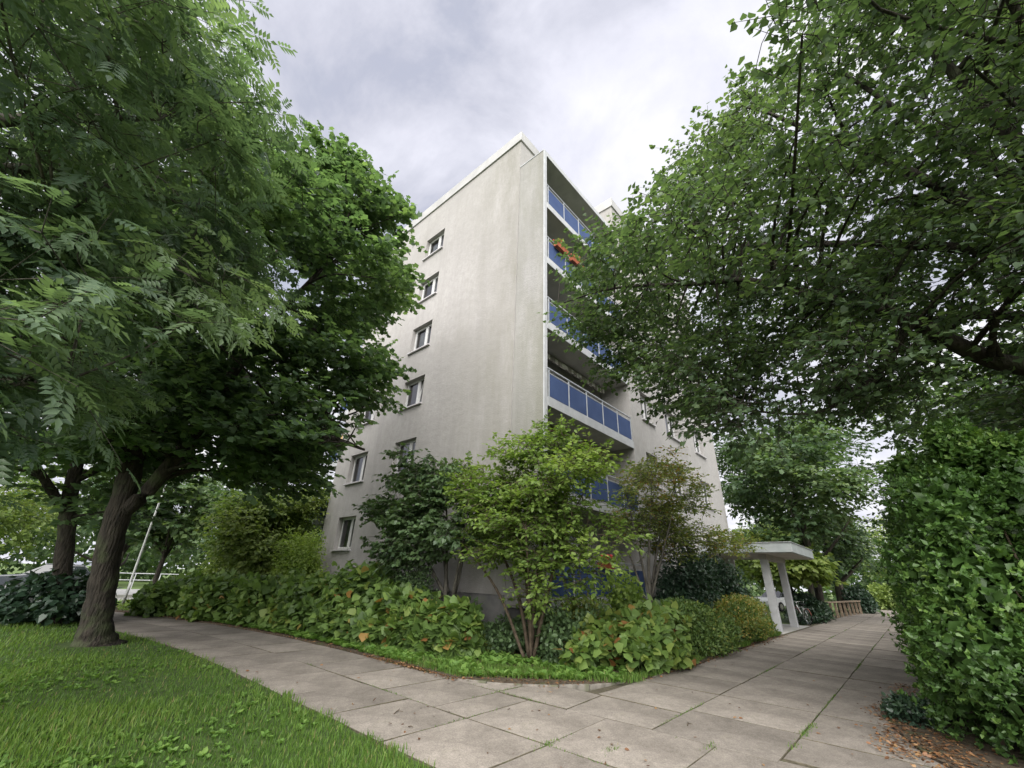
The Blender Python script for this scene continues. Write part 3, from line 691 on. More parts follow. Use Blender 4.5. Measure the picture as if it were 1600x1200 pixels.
LINDEN=[(-0.16,11.01,12.96,1.01),(-0.82,9.92,11,0.85),(4.39,5.54,9.07,0.89),(-2.03,8.97,11.5,1.03),(4.03,12.93,10.71,0.7),(1.83,9.17,8.25,1),(3.24,9.07,10.8,0.91),(4.8,9.88,11.85,0.57),(4.94,10.62,8.01,0.98),(-2.09,14.03,10.55,1.1),(0.53,10.33,11.82,0.57),(3.98,8.01,12.49,0.99),(-4.59,12.3,10.38,0.94),(5.18,7.85,9.53,0.83),(-0.61,6.51,9.25,0.97),(-2,9.49,13.22,0.32),(-0.33,8.67,10.15,0.65),(5.06,6.6,6.4,0.74),(3.97,9.61,11.01,0.81),(2.57,11.27,7.83,0.58),(-2.33,8.81,6.02,0.74),(4.51,4.81,9.98,0.57),(5.16,8.59,12.02,0.66),(-1.45,8.22,7.36,0.68),(1.08,11.33,11.86,0.64),(3.43,8.26,7.23,0.62),(-2.92,9.73,8.96,0.66),(-2.76,9.98,7.32,0.97),(1.24,7.89,7.67,1.06),(-4.28,7.88,8.63,0.67),(-1.7,7.31,8.41,0.56),(-0.91,9.25,12.62,0.84),(1.28,3.97,8.13,0.8),(-3.78,11.74,12.26,0.97),(-0.32,11.06,14.86,0.8),(0.4,9.59,5.38,1.07),(3.98,9.68,12.63,1.08),(0.78,8.7,12.85,0.75),(-0.11,6.34,5.86,0.8),(2.83,9.94,10.14,0.56),(-1.5,10.93,13.06,0.76),(2.15,8.57,3.8,0.98),(4.18,11.08,13.2,0.69),(1.63,13.72,9.98,0.78),(-0.09,10.6,6.73,1),(3.08,8.65,4.3,0.91),(3.13,6.8,6.6,0.76),(3.67,7.39,9.76,0.94),(2.67,5.94,12.76,0.57),(-1.92,8.41,4.9,0.79),(-0.84,11.64,10.42,0.87),(-3.04,9.98,5.57,0.75),(3.72,9.99,8.16,0.91),(-1.73,9.27,8.15,0.72),(4.84,7.01,9.56,0.8),(0.59,9.35,6.88,0.78),(0.05,8.05,4.61,1.08),(1.65,12.79,7.45,0.69),(1.32,12.53,8.55,0.85),(-1.65,10.35,8.21,1.01),(1.27,9.63,6.92,0.55),(5.73,9.68,8.75,0.97),(-1.6,8.27,10.28,0.86),(-2.91,11.36,6.38,0.93),(1.58,9.87,13.29,1.07),(1.81,8.27,13.46,0.73),(2.02,5.47,7.05,1),(-1.43,5.79,7.24,0.87),(2.13,3.13,8.84,0.8),(-1.97,5.34,6.71,0.76),(-3.38,6.1,7.9,0.72),(4.34,6.04,9.82,0.92),(5.33,8.5,8.62,0.65),(1.74,12.39,6.63,0.87),(3.4,8.77,9.53,1.05),(2.99,10.61,10.49,0.83),(0.16,11.25,11.35,0.71),(-1.31,8.74,11.95,0.74),(-3.53,7.25,8.56,1.05),(1.11,9.06,7.38,0.76),(6.07,10.75,9.45,1.05),(-5.67,9.89,9.62,0.6),(-3.23,10.11,10.88,1.06),(6.78,10.05,11.76,0.73),(4.01,3.77,7.33,0.87),(-3.42,6.86,7,0.86),(1.26,6.16,7.41,0.56),(3.23,5.05,9.96,1.09),(-3.16,8.77,8.37,0.78),(0.9,6.95,8.65,0.7),(2.29,5.65,5.05,0.69),(1.74,5.84,10.38,0.97),(-0.18,14.35,8.65,0.94),(2.27,8.78,11.56,1.07),(-0.95,4.89,6.21,0.95),(6.76,9.53,10.9,0.58),(-1.02,9.78,8.38,0.58),(0.85,7.26,5.85,1.06),(0.23,6.93,4.72,1),(-3.15,7.62,9.49,0.58),(-1.69,10.65,6.69,0.65),(0.54,12.44,9.79,0.7),(0.33,5.51,7.49,0.74),(4.11,10.43,11.38,0.89),(-3.74,10.6,9.11,0.82),(1.14,12.78,14.09,0.6),(0.87,6.69,7.03,0.56),(-5.64,9.31,10.45,0.63),(4.31,7.93,11.04,0.58),(6.26,5.87,9.48,0.9),(2.29,11,12.19,0.89),(-1.5,10.29,9.5,0.74),(0.76,13.82,9.69,1.02),(2.77,9.12,8.09,0.98),(0.61,14.82,8.77,0.89),(1.02,9.95,13.96,0.61),(3.7,8.17,11.53,0.78),(3.43,5.45,5.14,0.74),(-1.47,7.17,4.18,1.08),(2.4,6.14,9.45,1.1),(2.76,7.89,12.02,1.02),(1.38,11.17,8.36,0.61),(-1.11,12.88,11.55,1.03),(-0.32,5.99,7.65,0.65),(-2.91,11.28,10.71,0.87),(-0.87,7.65,8.47,0.83),(0.16,13.02,8.27,0.58),(2.34,3.47,10.21,1),(2.33,5.38,11.07,0.82),(-4,9.27,6.48,0.33),(4.7,9.64,8.93,0.8),(0.48,6.07,6.99,0.82),(-4.42,11.65,7.83,1.02),(4.4,12.99,7.66,0.56),(1.26,14.02,6.5,0.56),(0.89,13.48,5.52,1.1),(2.36,4.55,7.31,0.96),(3.19,9.51,13.76,1.05),(0.48,7.61,8.2,0.86),(4.77,13.39,10.76,0.57),(-0.37,13.32,9.23,0.91),(-2.89,8.55,7.39,1.03),(2.14,8.04,7.85,0.65),(0.61,3.85,7.11,0.6),(3.02,8.55,6.67,0.68),(-1.45,8.74,10.93,0.64),(4.76,12.68,10.18,0.78),(-2.12,14.21,9.21,1.03),(6.15,9.48,6.34,0.58),(-1.58,6.56,8.68,0.73),(-5.21,10.26,10.88,0.84),(-2.02,9.27,6.83,0.57),(1.92,11.07,9.91,0.78),(-1.88,7.18,5.23,1.01),(-2.14,9.82,9.4,0.67),(1.63,10.46,6.53,0.64),(4.35,11.59,5.76,0.86),(-2.05,12.41,11.31,0.69),(-3.33,8.8,6.29,0.59),(-0.4,8.77,6,0.72),(-0.78,8.41,6.9,0.69),(0.51,11.43,7.38,0.66),(4.53,9.38,13.72,0.71),(-0.96,10.77,14.17,1.03),(5.42,6.77,11.79,0.83),(2.4,7.47,6.02,0.67),(4.6,6.1,12.02,1.06),(2.22,10.59,10.51,0.75),(3.14,14.58,8.63,0.94),(5.74,10.39,11.54,0.76),(4.37,7.6,6.63,0.7),(2.09,6.71,10.46,0.83),(1.72,7.6,11.88,0.99),(-2.62,6.55,7.77,0.85),(1.54,11.35,9.11,0.93),(0.85,13.02,10.02,0.77),(-0.1,6.67,10.11,0.57),(3.05,11.76,8.9,0.69),(4.08,5.32,12.2,0.61),(1.32,5.68,11.22,0.25),(2.52,10.82,4.29,0.8),(-1.03,9.36,6.64,0.72),(2.16,10.31,8.01,1.07),(-2.41,10.85,7.91,0.69),(-0.04,7.98,6.72,0.77),(-0.11,12.19,10.55,0.6),(-3.65,12.53,8.16,0.76),(-2.71,8.23,8.81,0.61),(3.46,10.85,5.26,1.05),(4.56,8.91,8.4,0.79),(2.19,10.1,5.24,1.07),(-0.04,7.79,11.91,0.59),(4.52,7.89,8.21,0.62),(1.18,12.19,13.01,1.04),(2.81,11.08,9.46,0.82),(-2.38,11.21,12.21,0.7),(-0.13,8.67,8.42,1.03),(0.99,6.34,9.28,0.63),(6.54,7.34,10.02,0.81),(-0.6,12.76,10.04,0.9),(2.65,10.5,12.84,0.87),(0.98,11.84,11.2,0.9),(-1.63,8.04,6.55,0.61),(-0.02,8.59,11.64,1.02),(2.38,7.39,8.17,0.74),(2.61,7.47,4.63,0.67),(0.31,7.58,6,0.74),(2.51,8.09,5.87,0.56),(4.35,8.17,4.94,0.67),(-0.09,9.3,4.83,0.73),(4.73,8.61,5.18,0.55),(-1.07,9.69,6.23,0.69),(2.24,9.35,6.32,0.59),(0.43,9.06,6.23,0.67),(0.46,8.02,4.63,0.85),(0.85,9.63,5.79,0.72),(-1.38,8.39,5.06,0.75),(1.37,8.12,5.79,0.66),(-2.09,9.05,5.81,0.76),(-0.81,6.71,7.27,0.58),(-1.01,7.85,5.45,0.52),(3.61,8.29,5.57,0.82),(0.47,9.83,5.19,0.65),(2.75,9.4,7.61,0.74),(3.8,9.62,6.43,0.65),(-1,8.83,5.38,0.59),(-0.6,9.11,6.34,0.73),(-0.11,10.27,5.18,0.84),(-0.01,7.32,5.13,0.6),(5.21,8.6,6.3,0.74),(5.04,7.6,5.96,0.64),(2.22,6.79,5.23,0.79),(2.46,6.13,6.75,0.72),(-2.54,8.16,5.79,0.41),(-3.65,8.64,7.14,0.7),(-1.33,8.16,4.94,0.6),(-3.59,7.73,6.6,0.54),(-4.38,7.28,7.03,0.56),(-4.02,7.05,6.63,0.59),(-3.21,7.32,5.79,0.56),(-3.3,7.36,6.95,0.65),(-1.99,8.44,5.01,0.47),(-4.05,7.8,6.4,0.48),(-1.44,7.78,5.61,0.49),(-2.89,7.02,5.32,0.36),(-4.16,8,6.02,0.53),(-1.68,8.29,6.29,0.42),(-2.74,7.34,5.91,0.46),(-1.89,8.05,5.19,0.45),(-2.2,7.7,4.71,0.5),(-2.46,7.86,6.55,0.61),(-2.02,8.41,4.51,0.45),(-3.58,7.6,6.07,0.54),(-2.82,8.32,5.3,0.69),(-4.13,6.86,7.13,0.57),(-2.24,7.33,7.31,0.44),(-3.12,8.88,5.62,0.62),(2.84,7.84,4.71,0.52),(2.53,7.81,6.37,0.78),(2.98,7.65,5.36,0.59),(2.19,7.53,5.92,0.75),(3.22,7.45,6.46,0.59),(2.55,8.2,5.72,0.57),(1.89,7.79,5.13,0.73),(2.49,7.85,7.29,0.58),(1.68,7.88,6.92,0.61),(2.5,7.74,5.36,0.6)]
LILAC=[(-10.57,7.74,2.25,0.55),(-10.95,7.21,4.95,0.45),(-11.63,7.42,3.24,0.42),(-11.11,7.69,3.43,0.49),(-9.17,8.35,2.62,0.54),(-8.46,7.31,2.58,0.59),(-9.92,7.77,3.74,0.44),(-11.66,7.39,2.34,0.39),(-10.27,7.78,4.38,0.44),(-10.51,7.76,3.3,0.39),(-13.02,7.46,2.64,0.18),(-10.53,7.19,1.7,0.37),(-10.36,7.84,3.96,0.39),(-10.86,7.5,4.02,0.4),(-9.37,7.51,3.42,0.49),(-12.25,7.45,3.6,0.58),(-10.46,7,2.14,0.55),(-10.52,8.36,2.51,0.42),(-11.83,7.75,2.1,0.36),(-11.97,8.07,2.73,0.36),(-10.91,8.28,2.81,0.49),(-9.66,7.09,2.63,0.43),(-10.96,7.6,3.07,0.53),(-10.58,7.32,4.08,0.5),(-11.08,7.61,4.2,0.56),(-10.87,7.99,3.21,0.6),(-9.41,7.61,4.07,0.44),(-10.06,7.77,3.17,0.44),(-9.24,7.81,4.28,0.41),(-10.78,7.65,3.44,0.5),(-9.15,7.59,2.82,0.56),(-9.93,7.36,3.65,0.57),(-9.78,7.14,2.28,0.35),(-10.62,7.4,2.84,0.59),(-10.53,7.61,4.43,0.47),(-9.78,8.03,3.76,0.51),(-10.37,7.11,2.92,0.47),(-12.42,7.98,1.83,0.39),(-10.36,7.5,2.57,0.4),(-11.36,8.4,3.21,0.59),(-10.94,7.97,4.7,0.59),(-13.16,7.65,3.5,0.35),(-9.66,7.55,3.75,0.48),(-11.56,7.75,3.11,0.57),(-10.09,7.86,3.5,0.46),(-10.37,7.08,3.2,0.4),(-10,7.59,3.41,0.41),(-11.78,7.95,2.96,0.42),(-11.7,7.65,3.53,0.41),(-8.62,8.39,3.49,0.4),(-11.15,7.61,2.8,0.48),(-9.54,8.02,2.94,0.54),(-10.12,8.09,4.52,0.54),(-12.44,7.75,4.48,0.39),(-10.58,7.48,3.2,0.55),(-11.44,7.68,2.3,0.55),(-9.72,7.43,2.12,0.55),(-8.97,8.08,3.6,0.57),(-12.63,7.93,3.6,0.46),(-10.72,7.8,4.32,0.49),(-12.25,7.32,3.25,0.39),(-9.31,7.67,2.22,0.37)]
MIDDLE=[(-6.26,6.83,2.71,0.43),(-5.54,6.95,3.36,0.37),(-6.12,7.89,3.19,0.6),(-5.33,7.63,2.53,0.62),(-5.98,8.02,2.42,0.46),(-8.97,7.98,4.55,0.29),(-6.43,7.8,3.18,0.36),(-6.13,7.31,3.34,0.52),(-7.09,7.65,3.46,0.59),(-4.54,7.75,3.89,0.59),(-6.56,7.35,2.96,0.54),(-7.27,7.57,2.04,0.38),(-5.78,7.54,1.87,0.51),(-7.89,7.18,3.74,0.49),(-7.12,7.95,2.93,0.42),(-7.99,7.84,2.72,0.4),(-5.27,7.63,3.87,0.54),(-6.72,7.93,2.91,0.56),(-5.56,7.92,2.79,0.49),(-5.59,7.33,2.72,0.44),(-6.21,7.82,4.66,0.38),(-6.64,7.24,2.14,0.36),(-7,7.89,3.25,0.47),(-6.31,7.83,2.11,0.39),(-8.22,8.08,3.13,0.4),(-6.28,7.85,1.66,0.62),(-5.83,8.56,4.45,0.52),(-6.16,8.37,3.56,0.64),(-7.23,7.61,4.53,0.41),(-7.96,7.59,3.95,0.65),(-6.52,7.99,3.45,0.37),(-5.51,7.45,2.26,0.6),(-5.7,8.53,1.57,0.35),(-6.62,7.48,4.31,0.45),(-6.3,7.58,1.96,0.46),(-4.78,7.31,3.71,0.58),(-4.86,8.14,1.72,0.4),(-7.04,7.77,3.88,0.51),(-7.73,7.63,2.89,0.61),(-7.62,7.92,2.59,0.39),(-6.61,7.86,4.02,0.62),(-5.24,7.63,4.77,0.31),(-8.01,8.63,2.25,0.41),(-5.21,6.88,3.51,0.49),(-9.14,8.22,3.85,0.35),(-6.61,8.82,2.72,0.52),(-6,7.87,3.6,0.64),(-6.09,8.46,4.65,0.57),(-7.48,7.97,3.32,0.56),(-7.11,8.18,2.54,0.37),(-5.88,7.83,2.77,0.49),(-7.19,8.13,3.67,0.62),(-6.55,8.53,3.35,0.64),(-4.41,8.16,2.61,0.46),(-8.9,8.19,4.19,0.56),(-4.67,7.67,2.12,0.49),(-7.98,7.41,2.45,0.19),(-8.1,7.42,3.47,0.45),(-7.41,6.77,3.25,0.36),(-5.82,7.63,3.32,0.52),(-6.89,8.26,4.29,0.36),(-4.47,7.03,3.8,0.63),(-8.45,8.64,2.4,0.44),(-5.51,7.73,4.52,0.58),(-6.4,7.64,2.47,0.47),(-6.45,8.37,5.34,0.23),(-7.84,7.93,3.21,0.47),(-5.37,7.82,3,0.43),(-6.49,8.89,3.93,0.39),(-6.54,8.16,1.16,0.51),(-5.9,7.57,4.28,0.46),(-6.78,7.69,3.24,0.46),(-6.96,7.68,2.89,0.39),(-6.19,7.94,2.8,0.35),(-6.69,6.97,2.89,0.57),(-6.32,7.3,2.37,0.39),(-5.86,7.49,1.37,0.48),(-6.36,7.5,4.56,0.48),(-5.57,8.41,1.22,0.22),(-4.93,7.68,3.05,0.6),(-6.12,8.32,2.64,0.4),(-7.33,7.91,2.47,0.54),(-6.99,8.13,4.95,0.25),(-6.64,8.32,4.83,0.53),(-5.13,7.74,1.84,0.48),(-7.11,7.17,2.11,0.48),(-3.95,7.64,2.32,0.29),(-6.7,7.55,3.53,0.36),(-5.27,8.84,3.99,0.38),(-7.27,7.26,3.54,0.39),(-6.38,8.1,5.21,0.2),(-6.11,7.39,4.32,0.41)]
RUSTY=[(-6.44,14.48,2.62,0.52),(-5.72,13.95,3.86,0.64),(-5.98,16,5.46,0.6),(-5.91,15.42,3.2,0.46),(-6.2,14.07,3.53,0.54),(-5.59,11.66,4.04,0.43),(-5.99,13.09,5.19,0.18),(-6.22,13.02,3.06,0.57),(-4.9,14.88,4.3,0.65),(-4.98,13.31,4.97,0.46),(-6,11.83,3.35,0.4),(-5.6,13.67,3.04,0.59),(-6.25,16.27,4.16,0.59),(-5.87,12.77,4.65,0.39),(-5.32,12.44,4.76,0.6),(-5.22,11.5,4.48,0.48),(-5.8,14.28,4.06,0.59),(-6.47,13.07,3.33,0.52),(-5.58,13.21,4.14,0.39),(-5.95,12.1,3.76,0.53),(-5.65,13.79,3.4,0.62),(-6.08,13.79,4.93,0.46),(-5.14,14.24,4.21,0.63),(-5.69,13.83,5.52,0.31),(-5.77,12.24,3.24,0.62),(-5.91,13.61,2.71,0.46),(-6.05,13.81,3.79,0.43),(-5.02,15.19,4.87,0.52),(-5.61,14.05,4.8,0.51),(-5.68,13.57,3.89,0.52),(-5.94,14.79,3.39,0.37),(-5.58,11.35,3.91,0.37),(-5.72,14.15,3.32,0.55),(-6.66,14.02,4.83,0.63),(-5.28,14.58,5.02,0.61),(-4.97,15.97,4.11,0.31),(-5.47,13.1,3.5,0.55),(-5.22,14.15,5.73,0.3),(-5.46,12.28,3.82,0.38),(-5.14,13.22,3.03,0.51),(-6.26,14.18,5.21,0.5),(-5.61,15.13,2.92,0.59)]
# ------------------------------------------------------------------ the setting
def bend(x):
    return -0.0135*(x + 9)**2 if x < -9 else 0.0
PATH_S, PATH_N = 3.22, 5.72          # south and north edge of the left path

gnd = G().quad((-400, -400, -.08), (400, -400, -.08), (400, 400, -.08), (-400, 400, -.08)).build('ground', 'ground_far')
tag(gnd, kind='structure')

# lawn sheet left of the path, edge follows the path
xs = np.arange(-26, -3.4, .4)
edge = [(x, PATH_S + bend(x) + .03*math.sin(x*3.1) - .02) for x in xs] + [(-3.55, 3.24), (-3.3, 3.0), (-3.2, 2.5), (-3.2, -14), (-26, -14)]
g = G(); n_ = len(edge)
g.add([(x, y, .018) for x, y in edge] + [(x, y, -.06) for x, y in edge], [tuple(range(n_))[::-1]] + [(i, (i+1) % n_, n_+(i+1) % n_, n_+i) for i in range(n_)])
lawn = g.build('lawn', 'lawn_earth'); tag(lawn, kind='structure')

# paved path: bed of jointing soil and single slabs
path = G()
pts_n = [(x, PATH_N + bend(x) + .05) for x in np.arange(-24, -4.0, .5)]
pts_s = [(x, PATH_S + bend(x) - .05) for x in np.arange(-24, -3.0, .5)]
poly = pts_s + [(-3.1, -3), (1.2, -3), (1.2, 6.6), (-.1, 7.2), (-.2, 62), (-5.3, 62), (-4.6, 27), (-4.2, 9)] + pts_n[::-1]
path.add([(x, y, .008) for x, y in poly], [tuple(range(len(poly)))])
path = path.build('pavement', 'joint_soil'); tag(path, kind='structure')

def slab(corners, z, tilt=(0, 0)):
    """a concrete slab with chamfered arris; corners counter-clockwise"""
    cx = sum(c[0] for c in corners)/4; cy = sum(c[1] for c in corners)/4
    gap = random.choice((.003, .004, .005, .007, .009))
    out = []
    ring = []
    m = 4                                            # worn edges: a few points per side
    for i in range(4):
        (x0, y0), (x1, y1) = corners[i], corners[(i+1) % 4]
        for k in range(m):
            t = k/m
            ring.append((x0+(x1-x0)*t + (random.uniform(-.006, .006) if k else 0), y0+(y1-y0)*t + (random.uniform(-.006, .006) if k else 0)))
    def inset(p, d):
        vx, vy = cx-p[0], cy-p[1]
        return (p[0] + max(-d, min(d, vx*3)), p[1] + max(-d, min(d, vy*3)))
    def hz(p): return z + tilt[0]*(p[0]-cx) + tilt[1]*(p[1]-cy)
    r0 = [inset(p, gap) for p in ring]; r1 = [inset(p, gap + .003 + random.random()*.004) for p in ring]
    n = len(ring)
    vs = [(x-cx, y-cy, -.07) for x, y in r0] + [(x-cx, y-cy, hz((x, y)) - .006) for x, y in r0] + [(x-cx, y-cy, hz((x, y))) for x, y in r1]
    fs = []
    for j in (0, 1):
        fs += [(j*n+i, j*n+(i+1) % n, (j+1)*n+(i+1) % n, (j+1)*n+i) for i in range(n)]
    fs.append(tuple(range(2*n, 3*n)))
    o = G().add(vs, fs).build('slab', 'paving_concrete', path, world=True, loc=(cx, cy, 0))
    o.data.materials.append(MATS['joint_soil'])           # dirt on the edges of the slab
    for pl in o.data.polygons[:-1]: pl.material_index = 1
    return o
def zj(): return .02 + random.uniform(-.003, .004)
def tj(): return (random.uniform(-.004, .004), random.uniform(-.004, .004))
# left path: two rows
for row, (ya, yb) in enumerate(((PATH_S, 4.45), (4.45, PATH_N))):
    x = -3.38 if row == 0 else -4.02
    if row == 1: x = -4.65
    x = -4.60 if row == 0 else -5.25
    while x > -23:
        w = random.choice((1.19, 1.2, 1.21, 1.6 if random.random() < .25 else 1.2))
        x2 = x - w
        dj = random.uniform(-.02, .02)
        slab([(x2, ya+bend(x2)), (x, ya+bend(x)), (x+dj, yb+bend(x)+.0), (x2+dj, yb+bend(x2))], zj(), tj())
        x = x2
# junction and right path: columns
slab([(-4.6, 3.22), (-3.38, 3.25), (-3.36, 4.46), (-4.6, 4.45)], zj(), tj())
slab([(-5.25, 4.45), (-4.6, 4.45), (-4.64, 5.70), (-5.25, 5.72)], zj(), tj())
slab([(-4.6, 4.45), (-3.36, 4.46), (-3.41, 5.76), (-4.64, 5.70)], zj(), tj())
slab([(-6.2, 5.72), (-5.25, 5.72), (-5.25, 6.85), (-6.2, 6.9)], zj(), tj())
slab([(-5.25, 5.72), (-4.0, 5.74), (-4.08, 6.80), (-5.25, 6.85)], zj(), tj())
cols = [-4.15, -2.83, -1.50, -.12]
def col_x(i, y):
    return cols[i] + (-.004*(y-9) if y > 9 else 0)
for ci in range(3):
    if ci == 0: ys = [6.80, 8.33]
    elif ci == 1: ys = [5.80, 7.05, 8.33]
    else: ys = [5.98, 6.9, 8.29]
    y = ys[-1]
    while y < 58:
        y += random.choice((1.2, 1.22, 1.22, 1.62 if random.random() < .3 else 1.2)); ys.append(y)
    for a, b in zip(ys, ys[1:]):
        slab([(col_x(ci, a), a), (col_x(ci+1, a), a), (col_x(ci+1, b), b), (col_x(ci, b), b)], zj(), tj())
slab([(-3.41, 4.46), (-2.1, 4.5), (-2.1, 5.86), (-4.0, 5.76)], zj(), tj())
slab([(-4.0, 5.76), (-2.83, 5.82), (-2.83, 6.80), (-4.08, 6.80)], zj(), tj())
slab([(-2.1, 4.5), (-.8, 4.55), (-.8, 5.95), (-2.1, 5.86)], zj(), tj())
slab([(-.8, 4.55), (.5, 4.6), (.5, 5.98), (-.8, 5.95)], zj(), tj())
for y0 in (3.25, 2.0, .75, -.5):
    for x0 in (-3.36, -2.1, -.85, .4):
        if y0 == 3.25 or x0 > -3:
            slab([(x0, y0), (x0+1.25, y0), (x0+1.25, y0+1.22), (x0, y0+1.22)], zj(), tj())

# planting bed and the soil under the hedge
bed_poly = [(-4.42, 7.55), (-4.15, 8.3), (-4.05, 10.8), (-4.15, 13), (-4.3, 18), (-4.45, 20.6), (-7.0, 20.6), (-7.0, 15.3), (-8.3, 15.3), (-8.3, 9.4), (-19.8, 9.4), (-19.8, 16), (-26, 16), (-26, 2.9)] + \
           [(x, PATH_N + bend(x) + .03 + .05*math.sin(x*2.3)) for x in np.arange(-23, -6.2, .5)] + [(-6.25, 5.74), (-5.5, 6.15), (-4.87, 6.75)]
bed = G().prism(bed_poly, -.05, .055).build('planting_bed', 'soil'); tag(bed, kind='structure')
hs = [(3.5, 5.2), (.6, 6.2), (-.05, 6.7), (-.42, 7.3), (-.72, 8.3), (-.85, 9.3), (-.66, 10.0), (-.42, 10.6), (-.45, 12), (-.65, 20), (-.95, 30), (-1.0, 60), (14, 60), (14, 5.2)]
hb = G().prism(hs, -.05, .045).build('hedge_bed', 'soil'); tag(hb, kind='structure')
# edging stones round the corner of the bed
kerb = empty('kerb', (-5.2, 6.5, 0)); tag(kerb, kind='structure')
kp = [(-6.9, 5.72), (-6.3, 5.74), (-5.75, 5.98), (-5.28, 6.33), (-4.85, 6.75), (-4.55, 7.2), (-4.36, 7.75), (-4.2, 8.4), (-4.12, 9.1)]
for (x0, y0), (x1, y1) in zip(kp, kp[1:]):
    d = Vector((x1-x0, y1-y0)); L_ = d.length - .012
    gg = G().box((0, -.03, -.1), (L_, .03, .042 + random.uniform(-.012, .008)))
    gg.build('kerb_stone', 'concrete_kerb', kerb, loc=(x0, y0, 0), rz=math.atan2(d.y, d.x), bevel=.008)

# far ground: road beyond the lawn on the left, entrance apron on the right
rd = G().quad((-43, -80, -.03), (-33, -80, -.03), (-33, 90, -.03), (-43, 90, -.03)).build('road', 'asphalt'); tag(rd, kind='structure')
fw = G().box((-31.5, -80, -.07), (-28.2, 90, .01)).build('footway', 'road_slab'); tag(fw, kind='structure')
kr = G().box((-33, -80, -.07), (-32.8, 90, .08)).build('road_kerb', 'road_slab'); tag(kr, kind='structure')
ap = G().box((-7.0, 20.7, -.06), (-4.35, 26.5, .012)).build('entrance_apron', 'road_slab'); tag(ap, kind='structure')

# ------------------------------------------------------------------ the apartment building
XL, XM, XF = -19.85, -8.43, -7.10        # left end, main corner, front of the projecting section
Y0, YB, YS, YE = 9.28, 9.31, 15.20, 26.2
ZP, ZW, ZT = 1.18, 19.84, 20.42
BLD = empty('apartment_building', (-13, 17, 0), 'six-storey beige rendered apartment block with blue balconies and white roof edge', 'building')

def wall_grid(us, vs, holes, fn, depth):
    """wall face in (u,v) with rectangular openings and their reveals; fn(u,v,d) -> xyz, d into the wall"""
    U = sorted(set([us[0], us[1]] + [h[0] for h in holes] + [h[1] for h in holes]))
    Vv = sorted(set([vs[0], vs[1]] + [h[2] for h in holes] + [h[3] for h in holes]))
    g = G()
    for a, b in zip(U, U[1:]):
        for c, d in zip(Vv, Vv[1:]):
            mu, mv = (a+b)/2, (c+d)/2
            if any(h[0] < mu < h[1] and h[2] < mv < h[3] for h in holes): continue
            g.quad(fn(a, c, 0), fn(b, c, 0), fn(b, d, 0), fn(a, d, 0))
    for h in holes:
        for (a, c), (b, d) in (((h[0], h[2]), (h[0], h[3])), ((h[0], h[3]), (h[1], h[3])), ((h[1], h[3]), (h[1], h[2])), ((h[1], h[2]), (h[0], h[2]))):
            g.quad(fn(a, c, 0), fn(b, d, 0), fn(b, d, depth), fn(a, c, depth))
    return g

SILLS = [2.46 + 2.8*k for k in range(6)]
WH = 1.33
gable_holes = [(x0, x0+1.47, s, s+WH) for x0 in (-18.52, -14.95) for s in SILLS]
wall_grid((XL, XM), (ZP, ZW), gable_holes, lambda u, v, d: (u, Y0+d, v), .30).build('wall', 'gable_render', BLD)
sec_holes = [(y0, y0+w, s, s+WH) for y0, w in ((16.30, 1.15), (18.9, 1.55), (22.6, 1.5)) for s in SILLS if not (s < 3 and y0 > 20)]
wall_grid((YS, YE), (ZP, ZW), sec_holes, lambda u, v, d: (XF-d, u, v), .30).build('wall', 'side_render', BLD)
G().quad((XM, YS, ZP), (XF, YS, ZP), (XF, YS, ZW), (XM, YS, ZW)).build('wall', 'side_render', BLD)
log_holes = []
for k in range(6):
    zf = 1.1 + 2.8*k
    log_holes += [(10.2, 11.1, zf+.05, zf+2.15), (11.7, 13.9, zf+.85, zf+2.15)]
wall_grid((Y0, YS), (ZP-.3, ZW), log_holes, lambda u, v, d: (XM-d, u, v), .2).build('wall', 'side_render', BLD)
G().add([(XL, Y0, ZP), (XL, YE, ZP), (XL, YE, ZW), (XL, Y0, ZW), (XM, YE, ZP), (XM, YE, ZW), (XF, YE, ZP), (XF, YE, ZW)],
        [(0, 3, 2, 1), (1, 2, 5, 4), (4, 5, 7, 6)]).build('wall', 'side_render', BLD)
# inner core so that rooms are closed and dim
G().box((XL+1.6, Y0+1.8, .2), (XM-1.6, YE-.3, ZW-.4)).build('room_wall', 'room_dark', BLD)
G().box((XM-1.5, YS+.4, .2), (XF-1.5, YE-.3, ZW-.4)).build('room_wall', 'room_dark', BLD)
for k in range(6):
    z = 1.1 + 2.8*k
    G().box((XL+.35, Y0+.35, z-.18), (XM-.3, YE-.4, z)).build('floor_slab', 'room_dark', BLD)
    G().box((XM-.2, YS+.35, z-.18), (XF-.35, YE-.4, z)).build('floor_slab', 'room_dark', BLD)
# plinth, set back under the wall
G().box((XL+.06, Y0+.08, -.05), (XM-.05, YE, ZP-.004)).build('plinth', 'plinth_grey', BLD)
G().box((XM-.05, YS+.05, -.05), (XF-.06, YE-.05, ZP-.004)).build('plinth', 'plinth_grey', BLD)
# pale panel of newer paint at the foot of the gable
# roof: deck and white fascia
def coping(name, a, b): return G().box(a, b).build(name, 'white_coping', BLD, bevel=.012)
G().box((XL+.02, Y0+.02, ZW-.05), (XM-.02, YE-.02, ZT-.25)).build('roof', 'slab_paint', BLD)
G().box((XM-.3, YS+.02, ZW-.05), (XF-.02, YE-.02, ZT-.25)).build('roof', 'slab_paint', BLD)
coping('fascia', (XL-.07, Y0-.07, ZW), (XM+.07, Y0+.12, ZT))
coping('fascia', (XM-.12, Y0+.123, ZW), (XM+.07, YS-.073, ZT))
coping('fascia', (XM-.12, YS-.07, ZW-.003), (XF+.07, YS+.12, ZT-.003))
coping('fascia', (XF-.12, YS+.123, ZW-.003), (XF+.07, YE+.07, ZT-.003))
coping('fascia', (XL-.07, Y0+.123, ZW), (XL+.12, YE+.07, ZT))
